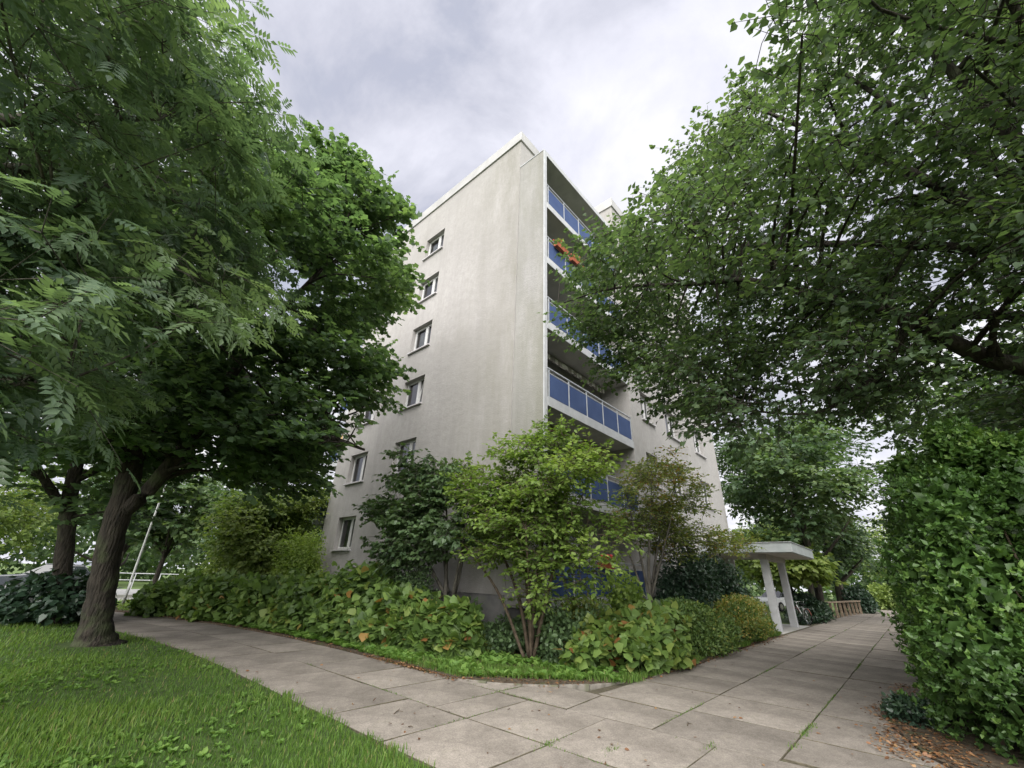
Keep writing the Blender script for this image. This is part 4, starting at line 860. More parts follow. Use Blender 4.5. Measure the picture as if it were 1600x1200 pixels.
# balcony fin: the side wall of the balcony stack
G().box((XM+.012, YB, .95), (XF-.045, YB+.14, 18.08)).build('balcony_side_wall', 'fin_render', BLD)
G().box((XF-.045, YB-.012, .95), (XF, YB+.16, 18.12)).build('corner_strip', 'white_metal', BLD, bevel=.005)
G().box((XM-.02, YB-.02, 18.085), (XF-.05, YB+.15, 18.13)).build('side_wall_capping', 'white_metal', BLD)
G().box((XM+.02, YB+.165, 17.86), (XF-.03, YS-.003, 18.06)).build('balcony_roof', 'slab_paint', BLD)
G().box((XF-.028, YB+.165, 17.84), (XF+.012, YS-.003, 18.10)).build('balcony_roof_edge', 'white_metal', BLD, bevel=.005)

# --- windows
def window_meshes(w, h, kind):
    """local frame: x along the wall, y into the wall, z up, origin at the lower left of the opening"""
    d0, d1 = .20, .27
    fr = G()
    t = .055
    fr.box((0, d0, 0), (t, d1, h)).box((w-t, d0, 0), (w, d1, h)).box((t, d0, 0), (w-t, d1, t)).box((t, d0, h-t), (w-t, d1, h))
    mid = w*.60
    fr.box((mid-.035, d0, t), (mid+.035, d1, h-t))
    s1, s2 = G(), G()
    st = .05
    def sash(g, a, b):
        z0, z1 = t+.003, h-t-.003
        g.box((a, d0-.012, z0), (a+st, d1-.012, z1)).box((b-st, d0-.012, z0), (b, d1-.012, z1)).box((a+st, d0-.012, z0), (b-st, d1-.012, z0+st)).box((a+st, d0-.012, z1-st), (b-st, d1-.012, z1))
    sash(s1, t+.003, mid-.038); sash(s2, mid+.038, w-t-.003)
    def pane(a, b):
        z0, z1 = t+st, h-t-st
        return G().quad((a+st, d0+.03, z0), (b-st, d0+.03, z0), (b-st, d0+.03, z1), (a+st, d0+.03, z1))
    p1, p2 = pane(t+.003, mid-.038), pane(mid+.038, w-t-.003)
    sill = G().box((-.06, -.10, -.055), (w+.06, d0-.002, -.004))
    cu = G()
    n = 26
    vs = []
    for i in range(n+1):
        x = .04 + (w-.08)*i/n; y = .42 + .03*math.sin(i*1.9) + .015*math.sin(i*.7)
        vs += [(x, y, .02), (x, y, h+.05)]
    cu.add(vs, [(2*i, 2*i+2, 2*i+3, 2*i+1) for i in range(n)])
    nm = 'window_'
    return dict(frame=fr.mesh('window', 'frame_white'), s1=s1.mesh('sash', 'frame_white'), s2=s2.mesh('sash', 'frame_white'), p1=p1.mesh('pane', 'window_glass'),
                p2=p2.mesh('pane', 'window_glass'), sill=sill.mesh('sill', 'sill_paint'), cu=cu.mesh('curtain', 'curtain', True))
def place_window(ms, loc, rz, curtain=0, tilt=0.0):
    w = link('window', ms['frame'], BLD, loc=loc, rz=rz)
    for key, nm in (('s1', 'sash'), ('s2', 'sash'), ('p1', 'pane'), ('p2', 'pane'), ('sill', 'sill')):
        o = link(nm, ms[key], w, world=False)
        if tilt and key in ('s2', 'p2'):
            o.matrix_local = Matrix.Translation((0, .2, .05)) @ Matrix.Rotation(-tilt, 4, 'X') @ Matrix.Translation((0, -.2, -.05))
    if curtain:
        c = link('curtain', ms['cu'], w, world=False)
        if curtain < 1: c.scale = (curtain, 1, 1)
WM = window_meshes(1.47, WH, 0)
cur = {0: [1, .45, 0, 0, .3, .3], 1: [0, 0, 0, .4, 0, .3]}
for ci, x0 in enumerate((-18.52, -14.95)):
    for k, s in enumerate(SILLS):
        place_window(WM, (x0, Y0, s), 0, cur[ci][k], R(7) if (ci, k) in ((1, 2), (0, 2)) else 0)
WA, WB, WC = window_meshes(1.15, WH, 0), window_meshes(1.55, WH, 0), window_meshes(1.5, WH, 0)
for y0, ms in ((16.30, WA), (18.9, WB), (22.6, WC)):
    for k, s in enumerate(SILLS):
        if s < 3 and y0 > 20: continue
        place_window(ms, (XF, y0, s), R(90), random.choice((0, .5, 1, 1)))
WD, WE = window_meshes(.9, 2.1, 1), window_meshes(2.2, 1.3, 1)
for k in range(6):
    zf = 1.1 + 2.8*k
    for ms, y0, z in ((WD, 10.2, zf+.05), (WE, 11.7, zf+.85)):
        w = link('balcony_door' if ms is WD else 'window', ms['frame'], BLD, loc=(XM+.1, y0, z), rz=R(90))
        for key, nm in (('s1', 'sash'), ('s2', 'sash'), ('p1', 'pane'), ('p2', 'pane')):
            link(nm, ms[key], w, world=False)
        link('curtain', ms['cu'], w, world=False)

# --- balconies: slab with fascia, posts, rails, blue panels
def balcony(y0, y1, xin, xout, zf, np_, sides=()):
    """a balcony along Y whose front is at xout; zf = floor top"""
    s = 1 if xout > xin else -1
    xa, xb = (xin, xout-.03*s)
    sl = G().box((min(xa, xb), y0, zf-.22), (max(xa, xb), y1, zf-.004)).build('balcony', 'slab_paint', BLD)
    def sub(g, nm, mat, bev=0):
        o = g.build(nm, mat, None, bevel=bev); o.parent = sl; o.matrix_parent_inverse = sl.matrix_world.inverted() @ Matrix.Identity(4)
        o.matrix_parent_inverse = (Matrix.Translation(BLD.location) @ sl.matrix_parent_inverse).inverted()
        return o
    fx0, fx1 = sorted((xout-.028*s, xout+.012*s))
    sub(G().box((fx0, y0, zf-.27), (fx1, y1, zf+.02)), 'fascia', 'white_metal', .005)
    xr = xout - .03*s
    pw = (y1-.06-(y0+.10))/np_
    for i in range(np_+1):
        y = y0+.10 + pw*i
        sub(G().box((min(xr-.02, xr+.02), y-.02, zf+.021), (xr+.02, y+.02, zf+1.02)), 'post', 'rail_grey')
        if i < np_:
            sub(G().box((xr-.008, y+.035, zf+.09), (xr+.008, y+pw-.035, zf+.86)), 'panel', 'blue_panel')
    sub(G().box((xr-.03, y0+.02, zf+1.022), (xr+.03, y1-.02, zf+1.06)), 'handrail', 'rail_grey', .006)
    sub(G().box((xr-.012, y0+.06, zf+.88), (xr+.012, y1-.03, zf+.905)), 'rail', 'rail_grey')
    sub(G().box((xr-.012, y0+.06, zf+.045), (xr+.012, y1-.03, zf+.07)), 'rail', 'rail_grey')
    for ys in sides:
        x0, x1 = sorted((xin+.06*s, xr-.05*s))
        h = (x0+x1)/2
        for a, b in ((x0, h-.03), (h+.03, x1)):
            sub(G().box((a, ys-.008, zf+.09), (b, ys+.008, zf+.86)), 'panel', 'blue_panel')
        sub(G().box((h-.02, ys-.02, zf+.021), (h+.02, ys+.02, zf+1.02)), 'post', 'rail_grey')
        sub(G().box((x0, ys-.03, zf+1.022), (x1, ys+.03, zf+1.06)), 'handrail', 'rail_grey', .006)
        sub(G().box((x0-.06*0, y0-.014, zf-.27), (x1, y0-.002, zf+.02)), 'fascia', 'white_metal')
    return sl, sub
awn = {}
for k in range(6):
    zf = 1.1 + 2.8*k + .02
    b, sub = balcony(YB+.165, YS-.004, XM+.02, XF, zf, 5)
    if k in (1, 2):                       # folded awning with a scalloped valance under the slab above
        mat = 'awning_stripe' if k == 1 else 'awning_pale'
        zt = zf + 2.8 - .24
        sub(G().tube([(XM+.22, YB+.35, zt-.12), (XM+.22, YS-.3, zt-.12)], .08, 10), 'awning_roll', mat)
        v = G(); n = 44
        vs = []
        for i in range(n+1):
            y = YB+.35 + (YS-.3-YB-.35)*i/n
            x = XM + .36 + .015*math.sin(i*2.1)
            vs += [(x, y, zt-.10), (x, y, zt-.26-.05*abs(math.sin(i*math.pi/4)))]
        v.add(vs, [(2*i, 2*i+1, 2*i+3, 2*i+2) for i in range(n)])
        v.add([(x-.006, y, z) for x, y, z in vs], [(2*i, 2*i+2, 2*i+3, 2*i+1) for i in range(n)])
        sub(v, 'awning_valance', mat)
for k in range(6):
    balcony(9.6, 14.6, XL-.01, XL-1.95, 1.1+2.8*k+.02, 4, sides=(9.66,))
# entrance door below the canopy
ed = G().box((XF-.02, 23.0, .05), (XF+.05, 24.4, 2.3)).build('entrance_door', 'door_brown', BLD, bevel=.01)
def sub_of(par, g, nm, mat):
    o = g.build(nm, mat, None); o.parent = par
    o.matrix_parent_inverse = (Matrix.Translation(BLD.location) @ par.matrix_parent_inverse).inverted(); return o
sub_of(ed, G().box((XF+.045, 23.2, .9), (XF+.056, 24.2, 2.1)), 'pane', 'car_glass')
sub_of(ed, G().tube([(XF+.1, 23.12, .9), (XF+.1, 23.12, 1.3)], .015, 8), 'handle', 'chrome')

# flower boxes hanging on the fourth-floor balcony
def flower_box(y, zf, label, w=.75, seed=0):
    r = empty('flower_box', (XF+.02, y, zf), label, 'flower box', 'flower boxes on the balcony rails')
    G().add([(XF+.03, y-w/2, zf), (XF+.17, y-w/2, zf), (XF+.17, y+w/2, zf), (XF+.03, y+w/2, zf), (XF+.02, y-w/2-.02, zf+.16), (XF+.20, y-w/2-.02, zf+.16), (XF+.20, y+w/2+.02, zf+.16), (XF+.02, y+w/2+.02, zf+.16)],
            [(0,3,2,1),(4,5,6,7),(0,1,5,4),(1,2,6,5),(2,3,7,6),(3,0,4,7)]).build('box', 'terracotta', r)
    n = 160
    P = np.c_[rng.normal(XF+.13, .09, n), rng.uniform(y-w/2, y+w/2, n), zf+.16+np.abs(rng.normal(0, .10, n))]
    tag(link('leaves', scatter_mesh('leaves', 'heart', P, frames(rng.normal(size=(n, 3)), rng.normal(size=(n, 3))+np.array((0,0,1.))), rng.uniform(.05, .09, n), rng.random(n), 'bright_leaf'), r), kind='stuff')
    fl = G()
    for i in range(16):
        c = (XF+.14+random.gauss(0, .08), y+random.uniform(-w/2, w/2), zf+.24+random.random()*.14)
        fl.ring(c, .022, .02, axis=random.choice((0, 1)), n=6, m=4)
    fl.build('blossoms', 'flower_red', r)
for y, lb in ((10.25, 'red-flowered box on the second balcony from the top, nearer the building corner'), (11.3, 'red-flowered box on the second balcony from the top, closer to the linden leaves')):
    flower_box(y, 12.32+.80, lb)
flower_box(12.3, 1.12+.84, 'terracotta flower box on the rail of the lowest balcony behind the shrubs')
# ------------------------------------------------------------------ trees
tree('maple_tree', 'large maple with dark leaning trunk beside the left path, crown reaching across the gable', 'tree', (-13.6, 1.9, 0),
     [(-13.6, 1.95, -.1, .52), (-13.6, 1.9, .10, .36), (-13.6, 1.82, .45, .28), (-13.6, 1.69, 1.1, .25), (-13.6, 1.51, 2.0, .24), (-13.6, 1.40, 3.1, .235), (-13.6, 1.25, 4.2, .21), (-13.6, 1.0, 5.5, .18), (-13.6, .6, 8, .17), (-13.4, .3, 10.2, .11), (-13.2, .4, 12.6, .05)],
     [[(-13.58, 1.42, 2.6, .17), (-13.28, 1.75, 3.2, .165), (-12.63, 2.1, 4.57, .15), (-11.77, 2.34, 6.3, .12), (-10.9, 2.62, 7.6, .08), (-9.9, 3.2, 9.4, .05)],
      [(-13.6, 1.3, 3.6, .20), (-13.2, .5, 4.6, .15), (-12.5, -.7, 5.8, .11), (-11.7, -1.6, 7.4, .06)],
      [(-13.6, 1.2, 4.6, .18), (-14.4, 2.2, 6.0, .14), (-14.9, 3.6, 7.6, .10), (-15.0, 4.6, 9.4, .05)],
      [(-13.6, .8, 6.6, .15), (-12.6, 1.6, 8.6, .11), (-11.6, 2.6, 10.8, .07), (-10.9, 3.0, 12.2, .04)],
      [(-13.5, 1.2, 4.8, .15), (-12.0, 1.2, 6.0, .11), (-10.6, .8, 7.2, .08), (-9.4, .7, 8.6, .04)],
      [(-12.4, 2.2, 5.0, .10), (-11.2, 3.4, 5.0, .08), (-10.0, 4.4, 4.6, .05), (-9.2, 4.9, 4.3, .03)]],
     MAPLE, 'maple', (.12, .175), 'maple_leaf', 50, K=10, spray=.55, droop=.22, parts=300, flat=.62, axis=(-13.5, 1.5, 0), nside=18)

tree('ash_tree', 'ash with long feathered leaves hanging into the upper left, nearest tree on the left', 'tree', (-8.0, -3.6, 0),
     [(-8.0, -3.6, -.1, .34), (-8.0, -3.6, 1.5, .25), (-7.9, -3.4, 3.5, .21), (-7.6, -3.0, 5.6, .16), (-7.2, -2.5, 7.6, .10), (-6.9, -2.2, 9.6, .05)],
     [[(-7.9, -3.4, 3.0, .14), (-7.2, -2.6, 3.9, .11), (-6.2, -1.5, 4.5, .06), (-5.6, -.8, 4.7, .025)],
      [(-7.8, -3.2, 4.4, .13), (-6.9, -2.2, 5.8, .09), (-6.3, -1.2, 6.6, .05), (-6.0, -.6, 7.0, .02)],
      [(-7.9, -3.4, 2.5, .11), (-7.3, -2.2, 2.9, .08), (-6.4, -1.0, 3.1, .05), (-5.5, -.2, 3.1, .025)],
      [(-7.6, -3.0, 5.4, .10), (-6.4, -2.6, 6.8, .07), (-5.6, -2.2, 7.4, .04)],
      [(-7.7, -3.0, 4.9, .10), (-7.4, -1.8, 6.0, .07), (-7.2, -.9, 6.8, .03)]],
     ASH, 'ash', (.24, .40), 'ash_leaf', 44, K=7, spray=.55, droop=.30, parts=300, bark='bark_grey', tilt=.35, axis=(-8, -3.6, 0))

tree('linden_tree', 'broad linden behind the right hedge, long dark limb reaching over towards the balconies', 'tree', (3.6, 9.7, 0),
     [(3.6, 9.7, -.1, .42), (3.6, 9.7, .6, .30), (3.55, 9.65, 2.5, .27), (3.45, 9.6, 4.2, .24), (3.4, 9.5, 6.6, .18), (3.3, 9.3, 9, .12), (3.0, 9.0, 12, .07), (2.8, 9, 14, .03)],
     [[(3.5, 9.6, 3.6, .17), (2.7, 9.5, 4.5, .155), (1.92, 9.41, 4.94, .14), (1.43, 9.09, 5.37, .125), (1.04, 8.84, 5.86, .11), (.45, 8.59, 6.31, .09), (-.1, 8.4, 6.64, .075), (-1.01, 8.14, 7.29, .06), (-1.74, 7.81, 7.36, .05), (-3.56, 7.39, 7.88, .03), (-5.0, 7.1, 7.9, .012)],
      [(1.04, 8.84, 5.8, .06), (.59, 8.78, 5.11, .05), (-.15, 8.5, 4.5, .035), (-.73, 8.27, 4.33, .025), (-1.7, 8.12, 4.6, .015)],
      [(3.4, 9.5, 5.6, .13), (2.6, 9.0, 7.2, .10), (1.5, 8.3, 9.0, .07), (.5, 7.7, 10.3, .045), (0, 7.4, 11.0, .02)],
      [(3.4, 9.5, 5.2, .13), (3.5, 8.5, 7.0, .09), (3.2, 7.2, 8.6, .06), (3.0, 6.2, 9.8, .03)],
      [(3.4, 9.5, 6.2, .12), (1.6, 9.7, 7.8, .09), (-.4, 9.7, 9.0, .06), (-1.8, 9.5, 9.6, .02)],
      [(3.4, 9.6, 5.0, .14), (4.4, 10.2, 6.6, .10), (5.4, 11.0, 8.2, .05)],
      [(3.4, 9.6, 4.8, .12), (2.6, 11.0, 6.4, .09), (1.6, 12.8, 7.6, .04)],
      [(3.3, 9.4, 7.4, .10), (2.4, 9.0, 9.8, .06), (1.6, 8.4, 11.8, .03)]],
     LINDEN, 'heart', (.08, .115), 'linden_leaf', 54, K=10, spray=.55, droop=.30, parts=300, flat=.62, axis=(2.6, 9.6, 0), nside=16, varr=(0, .93))

tree('lilac_bush', 'tall lilac with dark heart-shaped leaves and bare forking stems in front of the gable', 'shrub', (-9.4, 8.1, .05),
     [(-9.3, 8.1, 0, .075), (-9.4, 8.1, .7, .065), (-9.5, 8.1, 1.3, .055), (-9.6, 8.1, 2.4, .04), (-9.7, 8.0, 3.6, .02)],
     [[(-9.45, 8.1, 1.1, .05), (-10.1, 8.05, 1.75, .04), (-10.9, 8.0, 2.5, .03), (-11.6, 7.9, 3.3, .015)],
      [(-9.35, 8.1, .5, .05), (-9.0, 8.0, 1.5, .045), (-8.7, 7.9, 2.5, .03), (-8.5, 7.8, 3.4, .015)],
      [(-9.45, 8.15, 1.2, .05), (-10.0, 8.3, 2.3, .035), (-10.6, 8.3, 3.6, .02)],
      [(-9.3, 8.1, .4, .035), (-9.2, 8.3, 1.6, .03), (-9.1, 8.4, 2.8, .02)],
      [(-9.9, 8.1, 1.5, .03), (-10.5, 7.6, 2.2, .022), (-11.0, 7.3, 3.0, .012)]],
     LILAC, 'heart', (.10, .15), 'lilac_leaf', 95, K=9, spray=.34, droop=.35, bark='bark_grey', parts=200, nside=8, branch_r=.016)

tree('serviceberry_bush', 'tall light green multi-stemmed shrub at the building corner, tallest of the corner shrubs', 'shrub', (-6.55, 8.1, .05),
     [(-6.5, 8.1, 0, .055), (-6.6, 8.1, .9, .045), (-6.8, 8.1, 2.2, .03), (-7.0, 8.0, 3.6, .015)],
     [[(-6.55, 8.1, .02, .05), (-6.4, 8.05, 1.2, .042), (-6.15, 8.0, 2.4, .03), (-5.8, 7.9, 3.9, .015), (-5.7, 7.9, 4.9, .007)],
      [(-6.45, 8.05, .02, .045), (-6.0, 8.0, 1.4, .036), (-5.4, 7.9, 2.7, .022), (-4.9, 7.9, 3.4, .01)],
      [(-6.6, 8.15, .02, .05), (-7.0, 8.2, 1.2, .04), (-7.6, 8.2, 2.2, .028), (-8.3, 8.1, 3.4, .012)],
      [(-6.6, 8.0, .02, .04), (-7.2, 7.8, 1.2, .032), (-7.9, 7.6, 2.0, .022), (-8.7, 7.4, 2.7, .01)],
      [(-6.5, 8.2, .02, .04), (-6.5, 8.4, 1.6, .03), (-6.7, 8.5, 3.2, .018), (-6.9, 8.4, 4.6, .007)],
      [(-6.45, 8.0, .02, .035), (-6.2, 7.6, 1.4, .028), (-6.0, 7.2, 2.6, .016)]],
     MIDDLE, 'oval', (.085, .13), 'bright_leaf', 100, K=10, spray=.36, droop=.12, bark='twig_brown', parts=200, nside=8, varr=(0, .8), branch_r=.014)

tree('rusty_shrub', 'open-branched shrub with reddish yellow leaves in front of the balconies, right of the corner shrubs', 'shrub', (-5.8, 12.6, .05),
     [(-5.8, 12.6, 0, .06), (-5.8, 12.6, .9, .05), (-5.8, 12.6, 1.8, .045), (-5.75, 12.9, 3.2, .03), (-5.7, 13.3, 4.6, .012)],
     [[(-5.8, 12.55, 1.0, .045), (-5.8, 12.2, 2.2, .035), (-5.75, 11.7, 3.4, .022), (-5.7, 11.3, 4.2, .01)],
      [(-5.8, 12.7, 1.4, .045), (-5.75, 13.3, 2.6, .032), (-5.7, 14.3, 3.8, .02), (-5.6, 15.2, 5.0, .01)],
      [(-5.8, 12.7, 1.6, .04), (-5.7, 13.6, 2.4, .03), (-5.5, 15.0, 2.8, .02), (-5.2, 17.2, 3.1, .014), (-5.05, 19.4, 3.3, .008)],
      [(-5.85, 12.6, .8, .04), (-6.2, 12.4, 2.2, .028), (-6.4, 12.0, 3.5, .014)],
      [(-5.8, 12.6, 1.2, .035), (-5.4, 12.8, 2.4, .025), (-5.1, 13.2, 3.6, .012)]],
     RUSTY + [(-5.3,16.55,3.08,.5),(-5.2,17.6,3.35,.5),(-5.1,19.1,3.49,.45),(-5,20.4,3.4,.4),(-5.1,18.2,2.9,.5),(-5,19.4,2.95,.4),(-5.2,16.9,2.8,.5),(-5.5,15.3,2.9,.5),(-5.6,14.2,2.6,.5),(-5.15,17.0,3.1,.5),(-5.05,18.6,3.2,.5),(-4.95,20.2,3.15,.45),(-5.3,16,3.3,.5)], 'oval', (.075, .115), 'rusty_leaf', 100, K=9, spray=.4, droop=.15, bark='bark_grey', parts=120, nside=8, varr=(.2, .92), branch_r=.014)

# second trunk on the left with shoots round its foot
def auto_clumps(c, rx, rz, n, rad, seed):
    r = np.random.default_rng(seed)
    u = nrm(r.normal(size=(n, 3))); q = (.35 + .6*r.random(n))[:, None]
    P = np.array(c) + u*q*np.array((rx, rx, rz))
    return np.c_[P, r.uniform(rad[0], rad[1], n)].tolist()
tree('dark_maple', 'dark slender tree behind the big maple trunk at the left', 'tree', (-18.6, 1.6, 0),
     [(-18.6, 1.6, -.1, .32), (-18.6, 1.5, .5, .25), (-18.6, 1.33, 1.2, .22), (-18.6, .94, 2.6, .20), (-18.6, .65, 3.7, .18), (-18.5, .3, 6, .14), (-18.4, .1, 9, .06)],
     [[(-18.6, .9, 2.8, .13), (-18.2, -.2, 4.0, .10), (-17.6, -1.6, 5.4, .05)], [(-18.6, .6, 3.8, .12), (-18.4, 1.8, 5.2, .09), (-18.0, 3.0, 6.6, .04)]],
     auto_clumps((-18.0, .0, 6.6), 4.6, 4.5, 70, (.9, 1.4), 3), 'maple', (.14, .20), 'maple_leaf', 20, K=9, spray=.7, droop=.22, axis=(-18.6, 1, 0))
bush('maple_shoots', 'dark leafy shoots round the foot of the slender tree at the left', 'shrub', (-19.2, 1.35, 0), 1.9, 1.5, 1.35, 'heart', (.14, .22), 'dark_leaf', 2600, droop=.3, parts=60)

# trees far behind
FAR = 'trees in the background'
def far_tree(label, base, h, rad, mat, seed, trunk_h=None, tr=.22, nm='background_tree', n=26, size=(.26, .38), dens=6.2, zc=None, rz=None, group=FAR):
    th = trunk_h or h*.3
    rzz = rz or (h-th)/2
    c = (base[0], base[1], h-rzz)
    cl = auto_clumps(c, rad, rzz, n, (rad*.24, rad*.40), seed)
    x, y = base
    tree(nm, label, 'tree', (x, y, 0), [(x, y, -.2, tr*1.35), (x, y, .6, tr), (x+.1, y, th, tr*.8), (x+.05, y+.1, (th+h)/2, tr*.5), (x, y, h*.9, tr*.15)],
         [[(x, y, th*.85, tr*.5), (x+rad*.3, y-rad*.1, th*1.25, tr*.36), (x+rad*.6, y-rad*.2, th*1.7, tr*.12)], [(x, y, th*.8, tr*.5), (x-rad*.3, y+rad*.15, th*1.25, tr*.36), (x-rad*.6, y+rad*.2, th*1.8, tr*.12)],
          [(x, y, th*.95, tr*.4), (x+.1, y-rad*.35, th*1.4, tr*.3), (x, y-rad*.6, th*1.9, tr*.1)]],
         cl, 'rhomb', size, mat, dens/(rad*.32)**2*4, K=8, spray=rad*.26, droop=.25, group=group, nside=8, bark='bark', branch_r=.03)
far_tree('rounded tree whose top shows just right of the building edge', (-4.4, 31.5), 13.5, 4.0, 'far_leaf', 21, 3.0, n=34, dens=9)
far_tree('dark full tree behind the entrance canopy, left of the path end', (-5.8, 38.5), 17.0, 5.4, 'far_leaf_dark', 22, 3.2, n=34, dens=9)
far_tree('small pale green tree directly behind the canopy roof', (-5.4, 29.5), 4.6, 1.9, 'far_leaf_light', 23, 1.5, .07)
far_tree('dark low-crowned tree with forked trunk beyond the wooden rail', (-5.2, 47.5), 8.6, 4.0, 'far_leaf_dark', 24, 2.4, .28)
far_tree('upright tree in the middle of the far path view', (-6.5, 62), 11.0, 4.4, 'far_leaf', 25, 2.6, .28)
far_tree('light green tree closing the far end of the right path', (-1.2, 74), 11, 5.5, 'far_leaf_light', 26, 1.6, .3)
far_tree('tree on the right of the far path end, above the hedge', (3.2, 36), 14, 4.8, 'far_leaf_dark', 27, 2.0, .25)
far_tree('tall tree rising behind the middle of the hedge', (4.2, 22), 11.5, 4.0, 'far_leaf', 28, 2.0, .22)
far_tree('dark tree standing close behind the hedge at the right edge', (4.6, 14.0), 8.0, 3.6, 'far_leaf_dark', 29, 1.4, .2, n=34, size=(.14, .2), dens=15)
far_tree('broad tree far off to the left of the canopy posts', (-13, 66), 12, 5.5, 'far_leaf', 30, 2.2, .3)
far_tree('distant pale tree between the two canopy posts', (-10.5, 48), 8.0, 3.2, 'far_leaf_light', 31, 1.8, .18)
far_tree('broad light tree beyond the road at the far left', (-50, -2.5), 10, 5.5, 'far_leaf_light', 41, 1.2, .3)
far_tree('dense tree beyond the road, left of the maple trunk', (-51, 6.5), 12, 5.5, 'far_leaf', 42, 1.4, .3)
far_tree('tree beyond the road, seen right of the maple trunk', (-48, 15), 12, 5.5, 'far_leaf_dark', 43, 1.6, .3)
far_tree('far roadside tree furthest left in the picture', (-52, -12), 12, 6, 'far_leaf', 44, 1.4, .3)
far_tree('thin roadside tree just left of the lamp post', (-31, 4.1), 7.0, 2.2, 'far_leaf_dark', 45, 2.4, .10)
far_tree('thin roadside tree just right of the lamp post', (-29.5, 5.6), 7.4, 2.6, 'far_leaf', 46, 2.2, .13)
far_tree('yellow-green small tree over the left shrubs near the gable end', (-21.5, 7.6), 5.2, 2.4, 'far_leaf_light', 47, 1.3, .09, size=(.14, .2), dens=15)
far_tree('green tree over the path bend behind the left shrubs', (-25.5, 8.6), 6.0, 2.8, 'far_leaf', 48, 1.6, .11, size=(.16, .22), dens=14)
far_tree('tree at the end of the gable, behind the left balconies', (-29, 14), 8.5, 3.6, 'far_leaf_dark', 49, 1.8, .2)

# ------------------------------------------------------------------ shrubs of the planting bed
TH = 'broad-leaved shrubs along the left path'
left_b = [(-8.3, 7.15, 1.0, .75, .95, 'low end of the broad-leaved shrub row, next to the lilac stems'),
          (-9.9, 6.95, 1.25, 1.05, 1.25, 'broad-leaved shrub with yellowing leaves just left of the lilac stems'),
          (-11.7, 6.95, 1.45, 1.2, 1.7, 'tallest broad-leaved shrub of the row, below the ground-floor window'),
          (-13.8, 6.7, 1.45, 1.2, 1.45, 'third broad-leaved shrub of the row counted from the lilac'),
          (-15.9, 6.2, 1.45, 1.25, 1.35, 'fourth broad-leaved shrub of the row counted from the lilac'),
          (-18.1, 5.5, 1.5, 1.3, 1.3, 'broad-leaved shrub next to last towards the path bend'),
          (-20.4, 4.6, 1.5, 1.2, 1.15, 'last broad-leaved shrub at the bend of the left path')]
for i, (x, y, rx, ry, h, lb) in enumerate(left_b):
    bush('thimbleberry_bush', lb, 'shrub', (x, y, .05), rx, ry, h, 'thimble', (.14, .23), 'thimble_leaf', 2600, parts=300, group=TH, hot=.012 + .015*(i < 3), inner=.6, upl=.75)
bush('thimbleberry_bush', 'big-leaved bright green shrub with brown-edged leaves at the corner of the right path', 'shrub', (-4.95, 9.6, .05), 1.05, 2.0, 1.0, 'thimble', (.13, .21), 'thimble_leaf', 2600, parts=300, hot=.05, inner=.6, upl=.8, rz=-.05, var_c=.6)
bush('cotoneaster_mound', 'fine-leaved green cotoneaster mound between the big-leaved shrub and the canopy', 'shrub', (-4.95, 13.0, .05), 1.12, 2.1, 1.1, 'lance', (.07, .12), 'cotoneaster_leaf', 12000, var_c=.38, var_s=.18, spiky=.07, inner=.7, droop=.05)
bush('cotoneaster_mound', 'yellowing cotoneaster mound right beside the canopy post', 'shrub', (-5.05, 17.4, .05), 1.12, 3.0, 1.1, 'lance', (.07, .12), 'cotoneaster_leaf', 12000, var_c=.68, var_s=.2, spiky=.06, inner=.7, droop=.05)
bush('bright_sprout', 'bright green leafy shoot above the big-leaved shrub', 'shrub', (-5.9, 11.3, .05), .6, .9, 1.75, 'heart', (.09, .14), 'bright_leaf', 1500, var_c=.6, parts=60)
bush('yellow_green_shrub', 'yellow-green low shrub below the ground-floor balcony', 'shrub', (-6.3, 9.7, .05), .9, 1.0, 1.15, 'oval', (.08, .13), 'cotoneaster_leaf', 2600, var_c=.55, hot=.05)
bush('low_shrub', 'low mixed green shrub at the foot of the tall corner shrub', 'shrub', (-7.5, 8.5, .05), 1.0, .7, .75, 'oval', (.08, .14), 'lilac_leaf', 1600, var_c=.6, parts=60)
bush('low_shrub', 'low leafy growth around the lilac stems', 'shrub', (-9.2, 8.2, .05), .9, .6, .95, 'heart', (.09, .14), 'lilac_leaf', 1300, var_c=.55, parts=40)
bush('low_shrub', 'yellow-green low growth between the lilac and the tall corner shrub', 'shrub', (-8.2, 7.6, .05), .8, .6, .6, 'thimble', (.11, .17), 'thimble_leaf', 900, var_c=.65, hot=.08, parts=60)
bush('low_shrub', 'leafy low shrub right of the tall corner shrub stems', 'shrub', (-5.75, 8.6, .05), .8, .8, .95, 'oval', (.09, .14), 'lilac_leaf', 1700, var_c=.6, parts=40)
bush('rhododendron', 'dark glossy rounded shrub left of the canopy', 'shrub', (-6.15, 16.2, .05), 1.0, 1.9, 2.5, 'broad', (.12, .18), 'dark_leaf', 5200)
bush('rhododendron', 'dark glossy shrub against the wall behind the yellowing mound', 'shrub', (-5.95, 19.4, .05), 1.0, 1.5, 2.55, 'broad', (.12, .18), 'dark_leaf', 4600)
bush('low_shrub', 'low dark shrub beside the path just beyond the canopy posts', 'shrub', (-4.9, 30.5, .0), 1.0, 3.2, 1.35, 'broad', (.14, .2), 'dark_leaf', 4200)
bush('low_shrub', 'dark rounded shrub at the far end of the wooden rail', 'shrub', (-3.9, 48, .0), 1.1, 2.6, 1.9, 'broad', (.2, .3), 'dark_leaf', 2400)
bush('low_shrub', 'pale green shrub at the very end of the right path', 'shrub', (-2.2, 60, .0), 2.2, 2.6, 2.4, 'broad', (.25, .35), 'far_leaf_light', 2600)
bush('tall_shrub', 'feathery light green tall shrub at the end of the gable', 'shrub', (-18.6, 8.1, .05), 1.5, 1.0, 2.9, 'lance', (.10, .16), 'bright_leaf', 9000, var_c=.75, spiky=.10)
